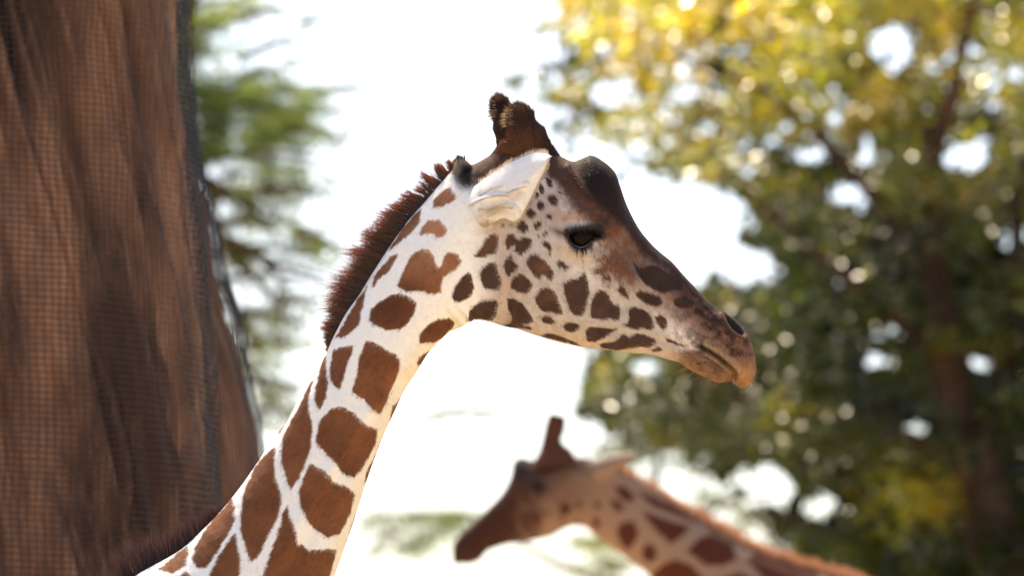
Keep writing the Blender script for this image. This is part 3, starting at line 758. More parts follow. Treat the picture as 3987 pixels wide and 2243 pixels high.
rows = [(rpx([a])[0], rpx([b_])[0]) for a, b_ in [((120,670),(110,1000)),((230,640),(230,1150)),((350,550),(390,1235)),((480,460),(550,1130)),((600,390),(660,1085)),((720,310),(800,1130)),
        ((850,255),(920,1050)),((950,210),(1005,890)),((1050,165),(1090,720)),((1180,158),(1170,560)),((1262,168),(1252,400)),((1302,195),(1300,275))]]
def ear_colour(a, b_):
    sh = a.shape; a, b_ = a.ravel(), b_.ravel()
    c = np.tile(np.array((0.88, 0.87, 0.86)), (len(a), 1))
    x, y = (a - 1780) * 3.6227, (b_ - 550) * 3.6227
    c = mix(c, (0.50, 0.38, 0.24), blob(x, y, 520, 960, 200, 95, -20) * .9)  # tan of the hollow, deepened to stand in for shading
    c = mix(c, (0.45, 0.33, 0.18), blob(x, y, 400, 1180, 170, 60, 0) * .8)
    c = mix(c, (0.55, 0.44, 0.32), blob(x, y, 830, 760, 130, 80, -25) * .5)
    for pts, w in (([(130,940),(240,860),(380,800),(560,770),(720,770)], 12), ([(330,760),(480,670),(620,640)], 9), ([(640,770),(780,690),(900,650),(980,640)], 9), ([(300,960),(450,960),(640,930),(780,940)], 10)):
        c = mix(c, (0.48, 0.33, 0.2), np.exp(-(line_dist(x, y, pts) / w) ** 2) * .85)  # tan fold lines, strengthened as painted fold shading
    c = mix(c, (0.45, 0.30, 0.18), sstep(36, 0, line_dist(x, y, [(1300,230),(1230,450),(1150,600),(1000,905),(900,1090),(830,1140)])) * 0.8)
    c = c * (0.93 + 0.14 * noise(a * .3, b_ * .3, 0, 9))[:, None]
    return c.reshape(sh + (3,))
ear(root1, -1, rows, Y1 - .086, .050, (.040, .026), ear_colour, Y1, 42000)
ear(root1, 1, [((a[0]-12, a[1]+24), (b_[0]-12, b_[1]+24)) for a, b_ in rows], Y1 + .086, .050, (.040, .026), ear_colour, Y1, 0)

# ------------------------------------------------------------------ eyes and lashes
ie = np.unravel_index(np.argmin((PX1 - 2258) ** 2 + (PY1 - 925) ** 2 + (base1[..., 1] > Y1) * 1e9), PX1.shape)
y_eye = base1[ie][1] - 0.0135
def ball(c, r, n=28):
    a = np.linspace(0, math.pi, n)[:, None]; b_ = np.linspace(0, 2 * math.pi, 2 * n, endpoint=False)[None]
    return np.stack([c[0] + r * np.sin(a) * np.cos(b_), c[1] - r * np.cos(a) + 0 * b_, c[2] + r * np.sin(a) * np.sin(b_)], -1)
ex, ez = place(2268, 919, y_eye)
EYE_R = 0.031
for s in (-1, 1):
    yc = y_eye + EYE_R + 0.0035
    if s > 0: yc = 2 * Y1 - yc
    exx, ezz = (ex, ez)
    B = ball((exx, yc, ezz), EYE_R)
    build("eye", B.reshape(-1, 3), grid_faces(28, 56, True), M_EYE, root1)
M_GLINT = hairy("lid_glint", 0.08, 0.0, 0.8)
tl = curve(np.column_stack([np.linspace(0, 1, 6), np.array([(2219,935),(2232,950),(2250,960),(2270,961),(2290,951),(2306,936)], float)]), np.linspace(0, 1, 20))
xt, zt = place(tl[:, 0], tl[:, 1], y_eye)
TT = tube(np.stack([xt, np.full(20, y_eye + .003), zt], -1), .0013 * np.sin(np.linspace(.15, math.pi - .15, 20)), 8)
build("lid_glint", TT.reshape(-1, 3), grid_faces(20, 8, True), M_GLINT, root1, True, np.tile((.04, .07, .085), (160, 1)))  # bluish strip on the lower lid, added in place of an eye highlight
def lash(pts, n, dx, dz, L, ysurf):
    pts = np.array(pts, float); k = np.linspace(0, 1, len(pts)); u = rng.random(n)
    v = curve(np.column_stack([k, pts]), np.sort(u))
    x, z = place(v[:, 0], v[:, 1], ysurf)
    R = np.stack([x, np.full(n, ysurf), z], -1)
    f = np.sort(u)[:, None]
    d = unit(np.concatenate([dx[0] + (dx[1] - dx[0]) * f, np.full((n, 1), -.55), np.full((n, 1), dz)], 1) + rng.normal(0, .12, (n, 3)))
    return strands(R, d, np.tile((0., -1., 0.), (n, 1)), rng.uniform(.6, 1.1, n) * L, .0011, .4, 4, np.tile((0., 0., -.7), (n, 1)))
Va, Fa, _ = lash([(2225,945),(2240,957),(2262,966),(2285,957),(2305,940)], 46, (-.35, .7), -1.0, .021, y_eye - .001)
Vb, Fb, _ = lash([(2214,906),(2240,899),(2270,896),(2300,895),(2335,903)], 60, (-.7, .7), -.15, .012, y_eye - .006)
build("eyelashes", np.concatenate([Va, Vb]), np.concatenate([Fa, Fb + len(Va)]), M_MANE, root1, True, np.full((len(Va) + len(Vb), 3), .008))

# ------------------------------------------------------------------ mane
def mane(parent, pts, Y, n, L, tints, tuftiness=14, name="mane", width=.0009, dirs=None, spread=.0055, mat_=None, base_tint=None):
    """pts: skin line in photo px; L, dirs along it"""
    pts = np.array(pts, float)
    seg = np.concatenate([[0], np.cumsum(np.hypot(*np.diff(pts, axis=0).T))]); k = seg / seg[-1]
    u = rng.random(n)
    v = np.column_stack([np.interp(u, k, pts[:, 0]), np.interp(u, k, pts[:, 1])])
    tu = np.floor(u * tuftiness * (1 + .15 * np.sin(u * 40)))
    ph = u * tuftiness * (1 + .15 * np.sin(u * 40)) - tu
    ln = np.interp(u, np.linspace(0, 1, len(L)), L)
    dx = np.interp(u, np.linspace(0, 1, len(dirs)), [d[0] for d in dirs]); dz = np.interp(u, np.linspace(0, 1, len(dirs)), [d[1] for d in dirs])
    x, z = place(v[:, 0], v[:, 1], Y)
    yy = rng.normal(0, spread, n)
    tang = np.gradient(pts, axis=0); tg = np.column_stack([np.interp(u, k, tang[:, 0]), -np.interp(u, k, tang[:, 1])]); tg /= np.linalg.norm(tg, axis=1, keepdims=True)
    nrm = np.column_stack([dx, dz])
    sink = 0.006
    R = np.stack([x - dx * sink, Y + yy, z - dz * sink], -1)
    pull = (0.5 - ph) * (0.25 + .45 * hash3(tu.astype(np.int64), 0, 0, 3))
    pull = np.where(rng.random(n) < .2, rng.normal(0, .12, n), pull)
    d = np.stack([dx + tg[:, 0] * pull, yy * 6 + rng.normal(0, .08, n), dz + tg[:, 1] * pull], -1) + rng.normal(0, .085, (n, 3))
    d = unit(d)
    Ls = ln * (1 - .65 * rng.random(n)) * (0.85 + .45 * hash3(tu.astype(np.int64), 1, 0, 5)) * (1 - .3 * np.abs(ph - .5)) * 1.14
    bd = np.tile((-.2, 0., -.5), (n, 1)) + rng.normal(0, .35, (n, 3))
    Vv, Ff, ix = strands(R, d, np.tile((0., -1., 0.), (n, 1)), Ls, width * rng.uniform(.7, 1.3, n), .18, 4, bd)
    c = np.array(tints)[rng.integers(0, len(tints), n)] * rng.uniform(.6, 1.35, (n, 1))
    cv = c[ix]
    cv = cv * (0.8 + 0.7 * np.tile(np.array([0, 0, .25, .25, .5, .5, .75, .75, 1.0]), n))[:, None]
    return build(name, Vv, Ff, mat_ or M_MANE, parent, True, cv)
MANE_LINE = [(1778,648),(1751,676),(1704,726),(1657,785),(1611,831),(1564,896),(1517,961),(1476,1019),(1435,1090),(1399,1148),(1358,1207),(1317,1277),(1288,1330),(1270,1370)]
def mmpx(v): return v * pxm(Y1)
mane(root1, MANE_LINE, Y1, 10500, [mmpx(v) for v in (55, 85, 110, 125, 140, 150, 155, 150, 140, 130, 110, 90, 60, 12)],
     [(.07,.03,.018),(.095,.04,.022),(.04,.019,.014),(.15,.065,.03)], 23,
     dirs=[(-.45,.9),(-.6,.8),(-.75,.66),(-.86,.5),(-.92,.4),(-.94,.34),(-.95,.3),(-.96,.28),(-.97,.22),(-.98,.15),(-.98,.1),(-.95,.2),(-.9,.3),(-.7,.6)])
mane(root1, [(470,2290),(541,2237),(640,2185),(710,2139),(795,2061),(850,2005),(890,1960)], Y1 + .01, 4200, [mmpx(v) for v in (150, 150, 145, 140, 112, 70, 10)],
     [(.06,.034,.036),(.04,.024,.028),(.08,.042,.038)], 9, mat_=M_FUR, name="mane", dirs=[(-.3,.95),(-.25,.97),(-.2,.98),(-.1,.98),(-.15,.98),(-.3,.95),(-.4,.9)], spread=.009)

# ------------------------------------------------------------------ chin whiskers
def whiskers(parent, spots, Y):
    Vs, Fs, Cs = [], [], []; k = 0
    for (x0, y0, x1, y1, n, ang, Lp, c) in spots:
        f = rng.random(n)
        x, z = place(x0 + (x1 - x0) * f, y0 + (y1 - y0) * f, Y)
        R = np.stack([x, Y + rng.uniform(-.035, .03, n), z], -1)
        a = np.radians(ang + rng.normal(0, 14, n))
        d = np.stack([np.cos(a), rng.normal(0, .25, n), np.sin(a)], -1)
        Vv, Ff, ix = strands(R, unit(d), np.tile((0., -1., 0.), (n, 1)), rng.uniform(.5, 1.1, n) * Lp * pxm(Y), .00055, .25, 5, unit(rng.normal(0, 1, (n, 3)) + np.array((0, 0, -.5))))
        Vs.append(Vv); Fs.append(Ff + k); k += len(Vv)
        Cs.append((np.array(c) * rng.uniform(.5, 1.4, (n, 1)))[ix])
    build("whiskers", np.concatenate(Vs), np.concatenate(Fs), M_FUR, parent, True, np.concatenate(Cs))
whiskers(root1, [(2640,1405,2690,1435,7,205,85,(.30,.17,.08)),(2680,1430,2780,1478,20,232,88,(.25,.15,.08)),(2770,1478,2850,1482,30,262,55,(.12,.08,.05)),
                 (2850,1482,2925,1495,36,280,24,(.40,.33,.26)),(2925,1495,2942,1430,12,-28,24,(.32,.26,.2)),(2700,1440,2790,1480,16,225,55,(.06,.04,.03))], Y1)

# ------------------------------------------------------------------ second giraffe, farther away and facing left
Y2 = 14.4
def g2(x, y): return (1700 + x / 1.61, 1580 + y / 1.61)
G2 = [(g2(*a) + g2(*b_) + (w, v, p)) for a, b_, w, v, p in [
 ((6800,3300),(6750,3420),.03,.5,2),((6500,3000),(6150,3550),.22,.5,2.2),((5800,2500),(5300,3700),.34,.5,2.2),((4700,2050),(4300,3650),.36,.5,2.2),
 ((3900,1720),(3000,3250),.29,.5,2.1),((3300,1400),(2350,2400),.2,.5,2),((2900,1250),(2000,1800),.16,.5,2),
 ((2576,1110),(1750,1450),.14,.5,2),((2300,1030),(1560,1270),.125,.5,2),((2100,965),(1440,1160),.115,.5,2),((1900,880),(1330,1063),.105,.5,2),((1700,765),(1230,985),.095,.5,2),
 ((1500,640),(1130,915),.088,.5,2),((1320,515),(1040,850),.083,.5,2),((1180,435),(970,795),.08,.48,2),((1060,365),(920,760),.085,.45,2),
 ((960,332),(870,755),.088,.44,2),((880,322),(830,762),.09,.42,2),((800,325),(770,790),.094,.42,2.1),((720,332),(720,820),.096,.42,2.1),
 ((640,340),(650,838),.096,.42,2.05),((580,338),(600,848),.092,.42,2),((530,325),(550,858),.088,.42,1.95),((485,350),(500,865),.083,.42,2),
 ((465,440),(440,872),.075,.44,2),((414,545),(382,890),.066,.46,2),((324,642),(332,908),.058,.48,2),((212,750),(298,936),.055,.5,2.1),
 ((156,800),(274,968),.055,.5,2.1),((120,842),(240,984),.052,.5,2.1),((100,905),(194,996),.042,.5,2),((100,960),(150,992),.026,.5,2),((110,995),(125,1000),.004,.5,2)]]
SPOT2 = [[g2(*q) for q in p] for p in [
 [(1110,510),(1180,505),(1240,570),(1230,610),(1160,590)], [(1080,600),(1130,590),(1185,650),(1130,670)], [(1125,780),(1170,730),(1235,725),(1268,800),(1245,850),(1200,915),(1150,860)],
 [(1285,660),(1400,700),(1500,735),(1595,760),(1540,820),(1470,870),(1390,800),(1330,730)], [(1285,915),(1320,862),(1370,885),(1385,950),(1340,990),(1295,965)],
 [(1565,915),(1650,830),(1720,810),(1850,865),(1885,960),(1800,1005),(1690,1005)], [(1250,535),(1330,560),(1430,610),(1500,640),(1580,690),(1650,750),(1500,690),(1350,630)],
 [(1330,1075),(1420,995),(1500,965),(1600,1005),(1670,1080),(1620,1180),(1450,1180)], [(1945,965),(2010,920),(2200,990),(2400,1055),(2350,1160),(2050,1090)],
 [(1700,790),(1800,825),(1900,880),(1980,905),(1900,850),(1760,760)], [(1740,1100),(1900,1050),(2050,1130),(2150,1250),(1950,1350),(1800,1250)],
 [(590,700),(625,680),(660,715),(640,750),(605,745)], [(770,640),(800,600),(850,640),(820,680),(770,690)], [(870,600),(905,600),(910,640),(880,640)],
 [(970,720),(1010,700),(1030,750),(1000,780)], [(870,710),(900,715),(890,755)], [(760,720),(790,700),(800,740)], [(985,620),(1020,600),(1030,640),(1000,650)]]]
def coat_far(px, py):
    sh = px.shape; px, py = px.ravel(), py.ravel()
    x, y = (px - 1700) * 1.61, (py - 1580) * 1.61
    c = np.tile(np.array((0.30, 0.185, 0.12)), (len(px), 1))
    c = mix(c, (0.15, 0.08, 0.05), blob(x, y, 800, 540, 260, 180) * .75)
    c = mix(c, (0.055, 0.022, 0.014), sstep(840, 520, x + (y - 500) * .25 + (noise(x / 40, y / 40, 0, 2) - .5) * 160))
    c = mix(c, (0.07, 0.034, 0.024), np.clip(blob(x, y, 560, 440, 150, 130) + blob(x, y, 720, 350, 180, 70), 0, 1) * .9)
    c = mix(c, (0.03, 0.02, 0.018), np.clip(blob(x, y, 520, 380, 70, 90) + blob(x, y, 640, 520, 55, 28) + blob(x, y, 915, 350, 55, 45), 0, 1))
    d = np.full(px.shape, 1e3)
    for p in SPOT2: d = np.minimum(d, poly_sdf(px, py, p, 40))
    d = np.where(x > 2300, np.minimum(d, cells(px, py, 4, 150) + 16), d)
    w = sstep(4, -4, d)
    return mix(c, (0.085, 0.024, 0.013), w).reshape(sh + (3,))
P2, t2, u2 = body_skin(G2, Y2, 5.0, 96, coarse_until=6, coarse=6)
PX2, PY2 = seen_side(P2, Y2)
n2, d2s, _ = grid_normals(P2, True)
if n2[60, 24, 1] > 0: n2 = -n2
XX, YY = (PX2 - 1700) * 1.61, (PY2 - 1580) * 1.61
rel = blob(XX, YY, 640, 510, 110, 80) * .014 - blob(XX, YY, 645, 520, 35, 16) * .012 + blob(XX, YY, 850, 680, 120, 90) * .008 + blob(XX, YY, 980, 440, 80, 80) * .01
P2 = P2 + n2 * (rel * np.clip(np.abs(n2[..., 1]) * 1.5, 0, 1))[..., None]
root2 = empty("giraffe", (place(3200, 2600, Y2)[0], Y2, 0.0), "smaller blurred giraffe behind, facing left with reddish patches", "giraffe", "giraffes")
V = [P2.reshape(-1, 3)]; F = [grid_faces(P2.shape[0], 96, True, flip=True)]; C = [coat_far(PX2, PY2).reshape(-1, 3)]
gx0 = place(*g2(3500, 2500), Y2)[0]; gx1 = place(*g2(5500, 2500), Y2)[0]
for x, y in ((gx0, -.2), (gx0 + .15, .2), (gx1, -.2), (gx1 + .15, .2)): add_leg(V, F, C, Y2, x, Y2 + y, 2.45, 1.15, 1)
build("body", np.concatenate(V), np.concatenate(F), M_SKIN, root2, True, np.concatenate(C))
def far_horn(dy, dx):
    ctr = [g2(745 + dx, 400), g2(735 + dx, 320), g2(724 + dx, 265), g2(722 + dx, 200), g2(738 + dx, 145), g2(750 + dx, 95), g2(754 + dx, 70), g2(755 + dx, 66)]
    v = curve(np.column_stack([np.linspace(0, 1, 8), np.array(ctr), np.array([95, 75, 48, 34, 37, 34, 30, 1.])]), np.linspace(0, 1, 24))
    x, z = place(v[:, 0], v[:, 1], Y2)
    T = tube(np.stack([x, np.full(24, Y2 + dy), z], -1), np.maximum(v[:, 2], .5) * pxm(Y2), 24, .8)
    cc = mix(np.tile(np.array((0.09, 0.035, 0.021)), (24, 24, 1)), DARKBROWN * .6, sstep(.55, 1, np.linspace(0, 1, 24))[:, None] * np.ones((24, 24)))
    build("ossicone", T.reshape(-1, 3), grid_faces(24, 24, True), M_SKIN, root2, True, cc.reshape(-1, 3))
far_horn(-.05, 0); far_horn(.05, 8)
def tan(a, b_): return np.tile(np.array((0.30, 0.2, 0.14)), a.shape + (1,))
rows2 = [(g2(*a), g2(*b_)) for a, b_ in [((930,360),(950,480)),((990,345),(1010,480)),((1060,325),(1070,450)),((1130,308),(1140,400)),((1190,298),(1190,355)),((1235,290),(1235,315)),((1262,287),(1262,292))]]
ear(root2, -1, rows2, Y2 - .08, .07, (.03, .015), tan, Y2, 0)
ear(root2, 1, [((a[0] - 8, a[1] - 2), (b_[0] - 8, b_[1] - 2)) for a, b_ in rows2], Y2 + .08, .07, (.03, .015), tan, Y2, 0)
for s in (-1, 1):
    xe, ze = place(*g2(640, 515), Y2)
    B = ball((xe, Y2 + s * .082, ze), .026, 14)
    build("eye", B.reshape(-1, 3), grid_faces(14, 28, True), M_EYE, root2)
mane(root2, [g2(*q) for q in [(1040,355),(1180,430),(1320,515),(1500,635),(1700,760),(1900,873),(2100,958),(2300,1023),(2576,1103),(2900,1245)]], Y2, 12000,
     [.03, .045, .05, .055, .055, .055, .055, .055, .055, .055], [(.46,.26,.15),(.50,.31,.2),(.34,.17,.1)], 40, mat_=M_FUR, dirs=[(.3,.95),(.4,.92),(.45,.9),(.45,.9),(.4,.9)], width=.002, spread=.012)

# ------------------------------------------------------------------ big trunk on the left, wrapped in wire netting
def trunk_skin(edge, cx_px, Yc, nz, na, zlo, zhi, squash, groove, seed, off=0.0, rough_=1.0):
    """edge: right outline (px, py) of the trunk; axis at cx_px"""
    e = np.array(edge, float)
    z = np.linspace(zlo, zhi, nz)
    ze = np.array([place(a, b_, Yc)[1] for a, b_ in e]); xe = np.array([place(a, b_, Yc)[0] for a, b_ in e])
    o = np.argsort(ze); xr = np.interp(z, ze[o], xe[o])
    below = z < ze.min(); xr[below] += (ze.min() - z[below]) * 0.10
    xc = place(cx_px, H / 2, Yc)[0] - .35 * np.clip(z - 4.9, 0, 9)
    r = xr - xc + off
    a = np.linspace(0, 2 * math.pi, na, endpoint=False)
    A, Z = np.meshgrid(a, z)
    ca, sa = np.cos(A), np.sin(A)
    lean = .38 * Z + .12 * np.sin(Z * 1.3)                      # ribs wind round the stem
    cw, sw = np.cos(A + lean), np.sin(A + lean)
    g_ = np.abs(fbm(cw * 4.2, sw * 4.2, Z * .55, seed, 4) - .5) * 2
    g2_ = np.abs(fbm(cw * 11, sw * 11, Z * 1.3, seed + 9, 3) - .5) * 2
    R = r[:, None] * (1 + groove * (sstep(0, .3, g_) - 1) + groove * .5 * (sstep(0, .4, g2_) - 1) * rough_)
    return np.stack([xc[:, None] + R * ca, Yc + squash * R * sa, Z], -1)
EDGE_A = [(-600,-3200),(-100,-1800),(480,-900),(660,-350),(700,0),(715,300),(735,600),(755,900),(770,1120),(800,1500),(830,1900),(845,2100),(870,2400),(960,3200)]
EDGE_B = [(200,-1500),(560,-500),(640,-300),(690,300),(742,587),(773,696),(828,812),(832,889),(845,1044),(853,1120),(876,1236),(915,1353),(946,1453),(977,1585),(1008,1725),(1040,1950),(1080,2243),(1200,3000)]
EDGE_N = [(660,-300),(705,0),(722,250),(762,500),(792,700),(850,950),(880,1100),(935,1260),(972,1500),(1020,1750),(1090,2243),(1215,3000)]
tree0 = empty("tree", (place(-150, 1121, 9.8)[0], 9.8, 0), "massive brown tree trunk on the left wrapped in wire netting", "tree")
TA = trunk_skin(EDGE_A, -150, 9.8, 420, 560, -.1, 8.5, .95, .13, 5)
build("trunk", TA.reshape(-1, 3), grid_faces(420, 560, True, flip=True), M_BARK, tree0)
TB = trunk_skin(EDGE_B, 350, 10.75, 300, 360, -.1, 7.0, .9, .08, 15)
build("buttress", TB.reshape(-1, 3), grid_faces(300, 360, True, flip=True), M_BARK, tree0)
def netting(skin_fn, pitch, zlo, zhi, wire, name, arc):
    """square wire mesh hung round the trunk: uprights and hoops as thin three-sided rods"""
    zs = np.arange(zlo, zhi, pitch); na = int(arc[2])
    S_ = skin_fn(len(zs), na, zlo, zhi)
    j0, j1 = int(arc[0] * na), int(arc[1] * na)
    S_ = S_[:, j0:j1]
    n, m = S_.shape[:2]
    gx_, gz_ = np.meshgrid(np.arange(m), np.arange(n))
    S_ = S_ + (np.stack([fbm(gx_ / 9, gz_ / 9, k * 7, 5) - .5 for k in range(3)], -1)) * np.array((.02, .03, .012))
    nn, _, _ = grid_normals(S_, False)
    Vs, Fs, k = [], [], 0
    for axis in (0, 1):
        L = S_ if axis == 1 else S_.transpose(1, 0, 2); N_ = nn if axis == 1 else nn.transpose(1, 0, 2)
        T = unit(np.gradient(L, axis=1)); B = np.cross(T, N_)
        ring = [L + wire * (math.cos(q) * N_ + math.sin(q) * B) for q in (0, 2.094, 4.189)]
        R = np.stack(ring, 2)                                   # lines, points, 3
        nl, npt = R.shape[:2]
        Vs.append(R.reshape(-1, 3))
        l = np.arange(nl)[:, None, None] * npt * 3; p = np.arange(npt - 1)[None, :, None] * 3; c = np.arange(3)[None, None]
        c2 = (c + 1) % 3
        Fs.append((np.stack([l + p + c, l + p + c2, l + p + 3 + c2, l + p + 3 + c], -1) + k).reshape(-1, 4)); k += R.size // 3
    return np.concatenate(Vs), np.concatenate(Fs)
def net_a(nz, na, zl, zh): return trunk_skin(EDGE_A, -150, 9.8, nz, na, zl, zh, .95, .02, 5, .035, 0)
def net_b(nz, na, zl, zh): return trunk_skin(EDGE_N, 350, 10.75, nz, na, zl, zh, .9, .0, 15, .01, 0)
for fn, pitch, lab, na in ((net_a, .0165, "fine square wire netting hugging the big brown trunk", 212), (net_b, .0175, "loose square wire netting on the slanting side stem behind the trunk", 176)):
    Vn, Fn = netting(fn, pitch, 2.3, 5.6, .0017, "wire_netting", (.5, .999, na))
    o = build("wire_netting", Vn, Fn, M_WIRE); o["label"], o["category"], o["group"] = lab, "netting", "wire netting round the trunk"

# ------------------------------------------------------------------ trees behind
F2 = 3987 / 2576
def leaves(name, centres, radii, counts, size, material, parent, tints, up=0.6, flat=(1, 1, 1), reject=None, aspect=.45, droop=0):
    C_ = np.repeat(np.asarray(centres), counts, axis=0); R_ = np.repeat(np.asarray(radii), counts)[:, None]
    ci = np.repeat(np.arange(len(counts)), counts)
    n = len(C_)
    q = unit(rng.normal(0, 1, (n, 3))) * (rng.random((n, 1)) ** .45) * np.array(flat)
    pos = C_ + q * R_
    if reject is not None:
        ok = ~reject(pos); pos, ci = pos[ok], ci[ok]; n = len(pos)
    nrm = unit(rng.normal(0, 1, (n, 3)) + np.array((0, -.45 * up, up)))
    d = unit(np.cross(nrm, rng.normal(0, 1, (n, 3))) + np.array((0, 0, -droop))); s = np.cross(d, nrm)
    L = size * rng.uniform(.6, 1.3, (n, 1)); w = L * aspect
    Vv = np.stack([pos - d * L * .5, pos + s * w * .5 + nrm * L * .06, pos + d * L * .5, pos - s * w * .5 + nrm * L * .06], 1).reshape(-1, 3)
    i = np.arange(n)[:, None] * 4
    Ff = np.concatenate([i + np.array([[0, 1, 2]]), i + np.array([[0, 2, 3]])])
    tt = np.asarray(tints)[ci] * rng.uniform(.7, 1.3, (n, 1))
    return build(name, Vv, Ff, material, parent, False, np.repeat(tt, 4, axis=0), kind=None)
def branch_mesh(lines, r0, r1):
    Vs, Fs, k = [], [], 0
    for pts, a, b_ in lines:
        pts = np.array(pts, float)
        u = np.linspace(0, 1, 14); p = curve(np.column_stack([np.linspace(0, 1, len(pts)), pts]), u)
        p += (np.stack([fbm(u * 5, np.full(14, k * .37), j, 3) for j in range(3)], -1) - .5) * (a * 1.2)
        T = tube(p, a + (b_ - a) * u, 9)
        Vs.append(T.reshape(-1, 3)); Fs.append(grid_faces(14, 9, True) + k); k += 14 * 9
    return np.concatenate(Vs), np.concatenate(Fs)
def limbs(lines, parent, trunk_index):
    for i, l in enumerate(lines):
        Vv, Ff = branch_mesh([l], 0, 0)
        build("trunk" if i == trunk_index else "branch", Vv, Ff, M_BRANCH, parent)
def p3(u, v, Y):
    x, z = place(u * F2, v * F2, Y); return np.stack([x, np.broadcast_to(Y, np.shape(x)), z], -1)
def inside(u, v, poly): return poly_sdf(np.asarray(u, float), np.asarray(v, float), poly, 2000) < 0

HOLES = [(2255,128,62,75),(1551,222,70,52),(2101,284,34,32),(2405,392,90,48),(2180,392,30,26),(1731,532,125,62),(2026,395,45,24),(1886,435,32,28),(2156,492,95,46),(1846,664,115,50),
         (2545,525,34,60),(2557,605,50,45),(2156,682,32,30),(2262,824,42,40),(2186,904,58,26),(2452,909,50,38),(1611,934,55,32),(2087,824,36,34),(2202,850,28,28),(2307,1084,60,30),(2112,1184,32,28),
         (2087,1268,70,48),(1937,1220,85,58),(1500,440,60,60),(1640,470,60,40),(1560,410,60,40),(2330,640,25,25),(2420,700,25,22),(2240,1040,26,22),(1980,560,30,25)]
hr = np.random.default_rng(3); SUBHOLES = []
for cx, cy, a, b_ in HOLES:                                    # each gap is a ragged cluster of smaller ones
    for q in range(4 if a > 40 else 2):
        SUBHOLES.append((cx + hr.uniform(-.55, .55) * a, cy + hr.uniform(-.55, .55) * b_, a * hr.uniform(.45, .78), b_ * hr.uniform(.5, .85)))
for q in range(210):                                            # small chinks
    SUBHOLES.append((hr.uniform(1450, 2576), hr.uniform(100, 1449), hr.uniform(10, 24), hr.uniform(10, 21)))
def in_holes(pos):
    dd = pos[:, 1] * CP + (pos[:, 2] - CAM_Z) * SP
    u = (W / 2 + pos[:, 0] / dd / K) / F2; v = (H / 2 - (-pos[:, 1] * SP + (pos[:, 2] - CAM_Z) * CP) / dd / K) / F2
    bad = np.zeros(len(pos), bool)
    wob = 1 + .5 * (noise(u / 25, v / 25, 0, 6) - .5)
    for cx, cy, a, b_ in SUBHOLES: bad |= (((u - cx) / a) ** 2 + ((v - cy) / b_) ** 2 < wob) & (rng.random(len(pos)) < .84)
    edge = np.minimum(sstep(1350, 1490, u + 60 * (noise(u / 60, v / 60, 0, 8) - .5)), sstep(1180, 1080, v - .35 * (u - 1560) + 80 * (noise(u / 50, v / 50, 0, 9) - .5)) + (u > 2000))
    return bad | (rng.random(len(pos)) > .25 + .75 * edge)
AREAS = [([(1400,-60),(1900,-200),(2800,-200),(2800,480),(2300,470),(2050,530),(1900,490),(1700,470),(1600,430),(1500,340),(1430,250),(1395,120)], 330, 0),
         ([(1850,470),(2800,440),(2800,1130),(2050,1130),(1900,1010),(1750,910),(1690,830),(1780,750),(1900,760),(1960,640)], 420, 1),
         ([(1515,880),(1700,870),(1950,1000),(2080,1130),(1900,1170),(1700,1100),(1560,1040)], 90, 2),
         ([(1960,1120),(2800,1100),(2800,1750),(2100,1750),(1990,1450),(1950,1300)], 260, 1)]
OUT = [([(2760,-250),(3100,-150),(3380,150),(3500,600),(3420,1050),(3200,1450),(2950,1700),(2760,1750)], 220), ([(1620,-160),(1800,-420),(2200,-620),(2600,-640),(3000,-420),(3150,-120),(2790,-180),(1900,-190)], 70), ([(2120,1740),(2780,1740),(3000,1680),(2700,1950),(2350,1930)], 60)]
LIT = [np.array((1.75, 1.6, .8)), np.array((1.45, 1.6, 1.0)), np.array((1.95, 1.5, .9))]  # leaf tints that stand in for sunlit foliage
cen, rad, cnt, tin = [], [], [], []
for poly, n, kind_ in AREAS:
    a = np.array(poly, float); got = 0
    while got < n:
        u, v = rng.uniform(a[:, 0].min(), a[:, 0].max()), rng.uniform(a[:, 1].min(), a[:, 1].max())
        if not inside([u], [v], poly)[0]: continue
        Yd = rng.uniform(23.5, 28.5)
        cen.append(p3(u, v, Yd)); rad.append(rng.uniform(.15, .36)); cnt.append(int(rng.uniform(25, 80)))
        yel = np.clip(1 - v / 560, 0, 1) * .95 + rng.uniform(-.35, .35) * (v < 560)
        if abs(u - 2330) < 120 and abs(v - 1230) < 70: yel = .8; Yd = 23.6  # lit patch low in the crown, put into the leaf tint
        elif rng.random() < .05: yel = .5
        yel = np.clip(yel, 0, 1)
        tin.append(np.array((.095, .13, .075)) * rng.uniform(.3, 2.8) * (1 - yel) + LIT[rng.integers(0, 3)] * rng.uniform(.7, 1.2) * yel)  # sunlit top and shaded lower crown painted through the tints
        got += 1
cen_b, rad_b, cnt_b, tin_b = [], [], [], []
for poly, n in ((AREAS[1][0], 380), (AREAS[3][0], 270), (AREAS[2][0], 55), (AREAS[0][0], 110)):      # far side of the crown, its shade put into dark leaf tints
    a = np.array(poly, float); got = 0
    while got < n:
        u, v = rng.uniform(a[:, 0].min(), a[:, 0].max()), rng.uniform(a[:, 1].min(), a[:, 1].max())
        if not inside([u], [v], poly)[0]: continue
        cen_b.append(p3(u, v, rng.uniform(28.5, 31))); rad_b.append(rng.uniform(.25, .5)); cnt_b.append(int(rng.uniform(50, 90))); tin_b.append(np.array((.11, .14, .10)) * rng.uniform(.6, 1.4)); got += 1
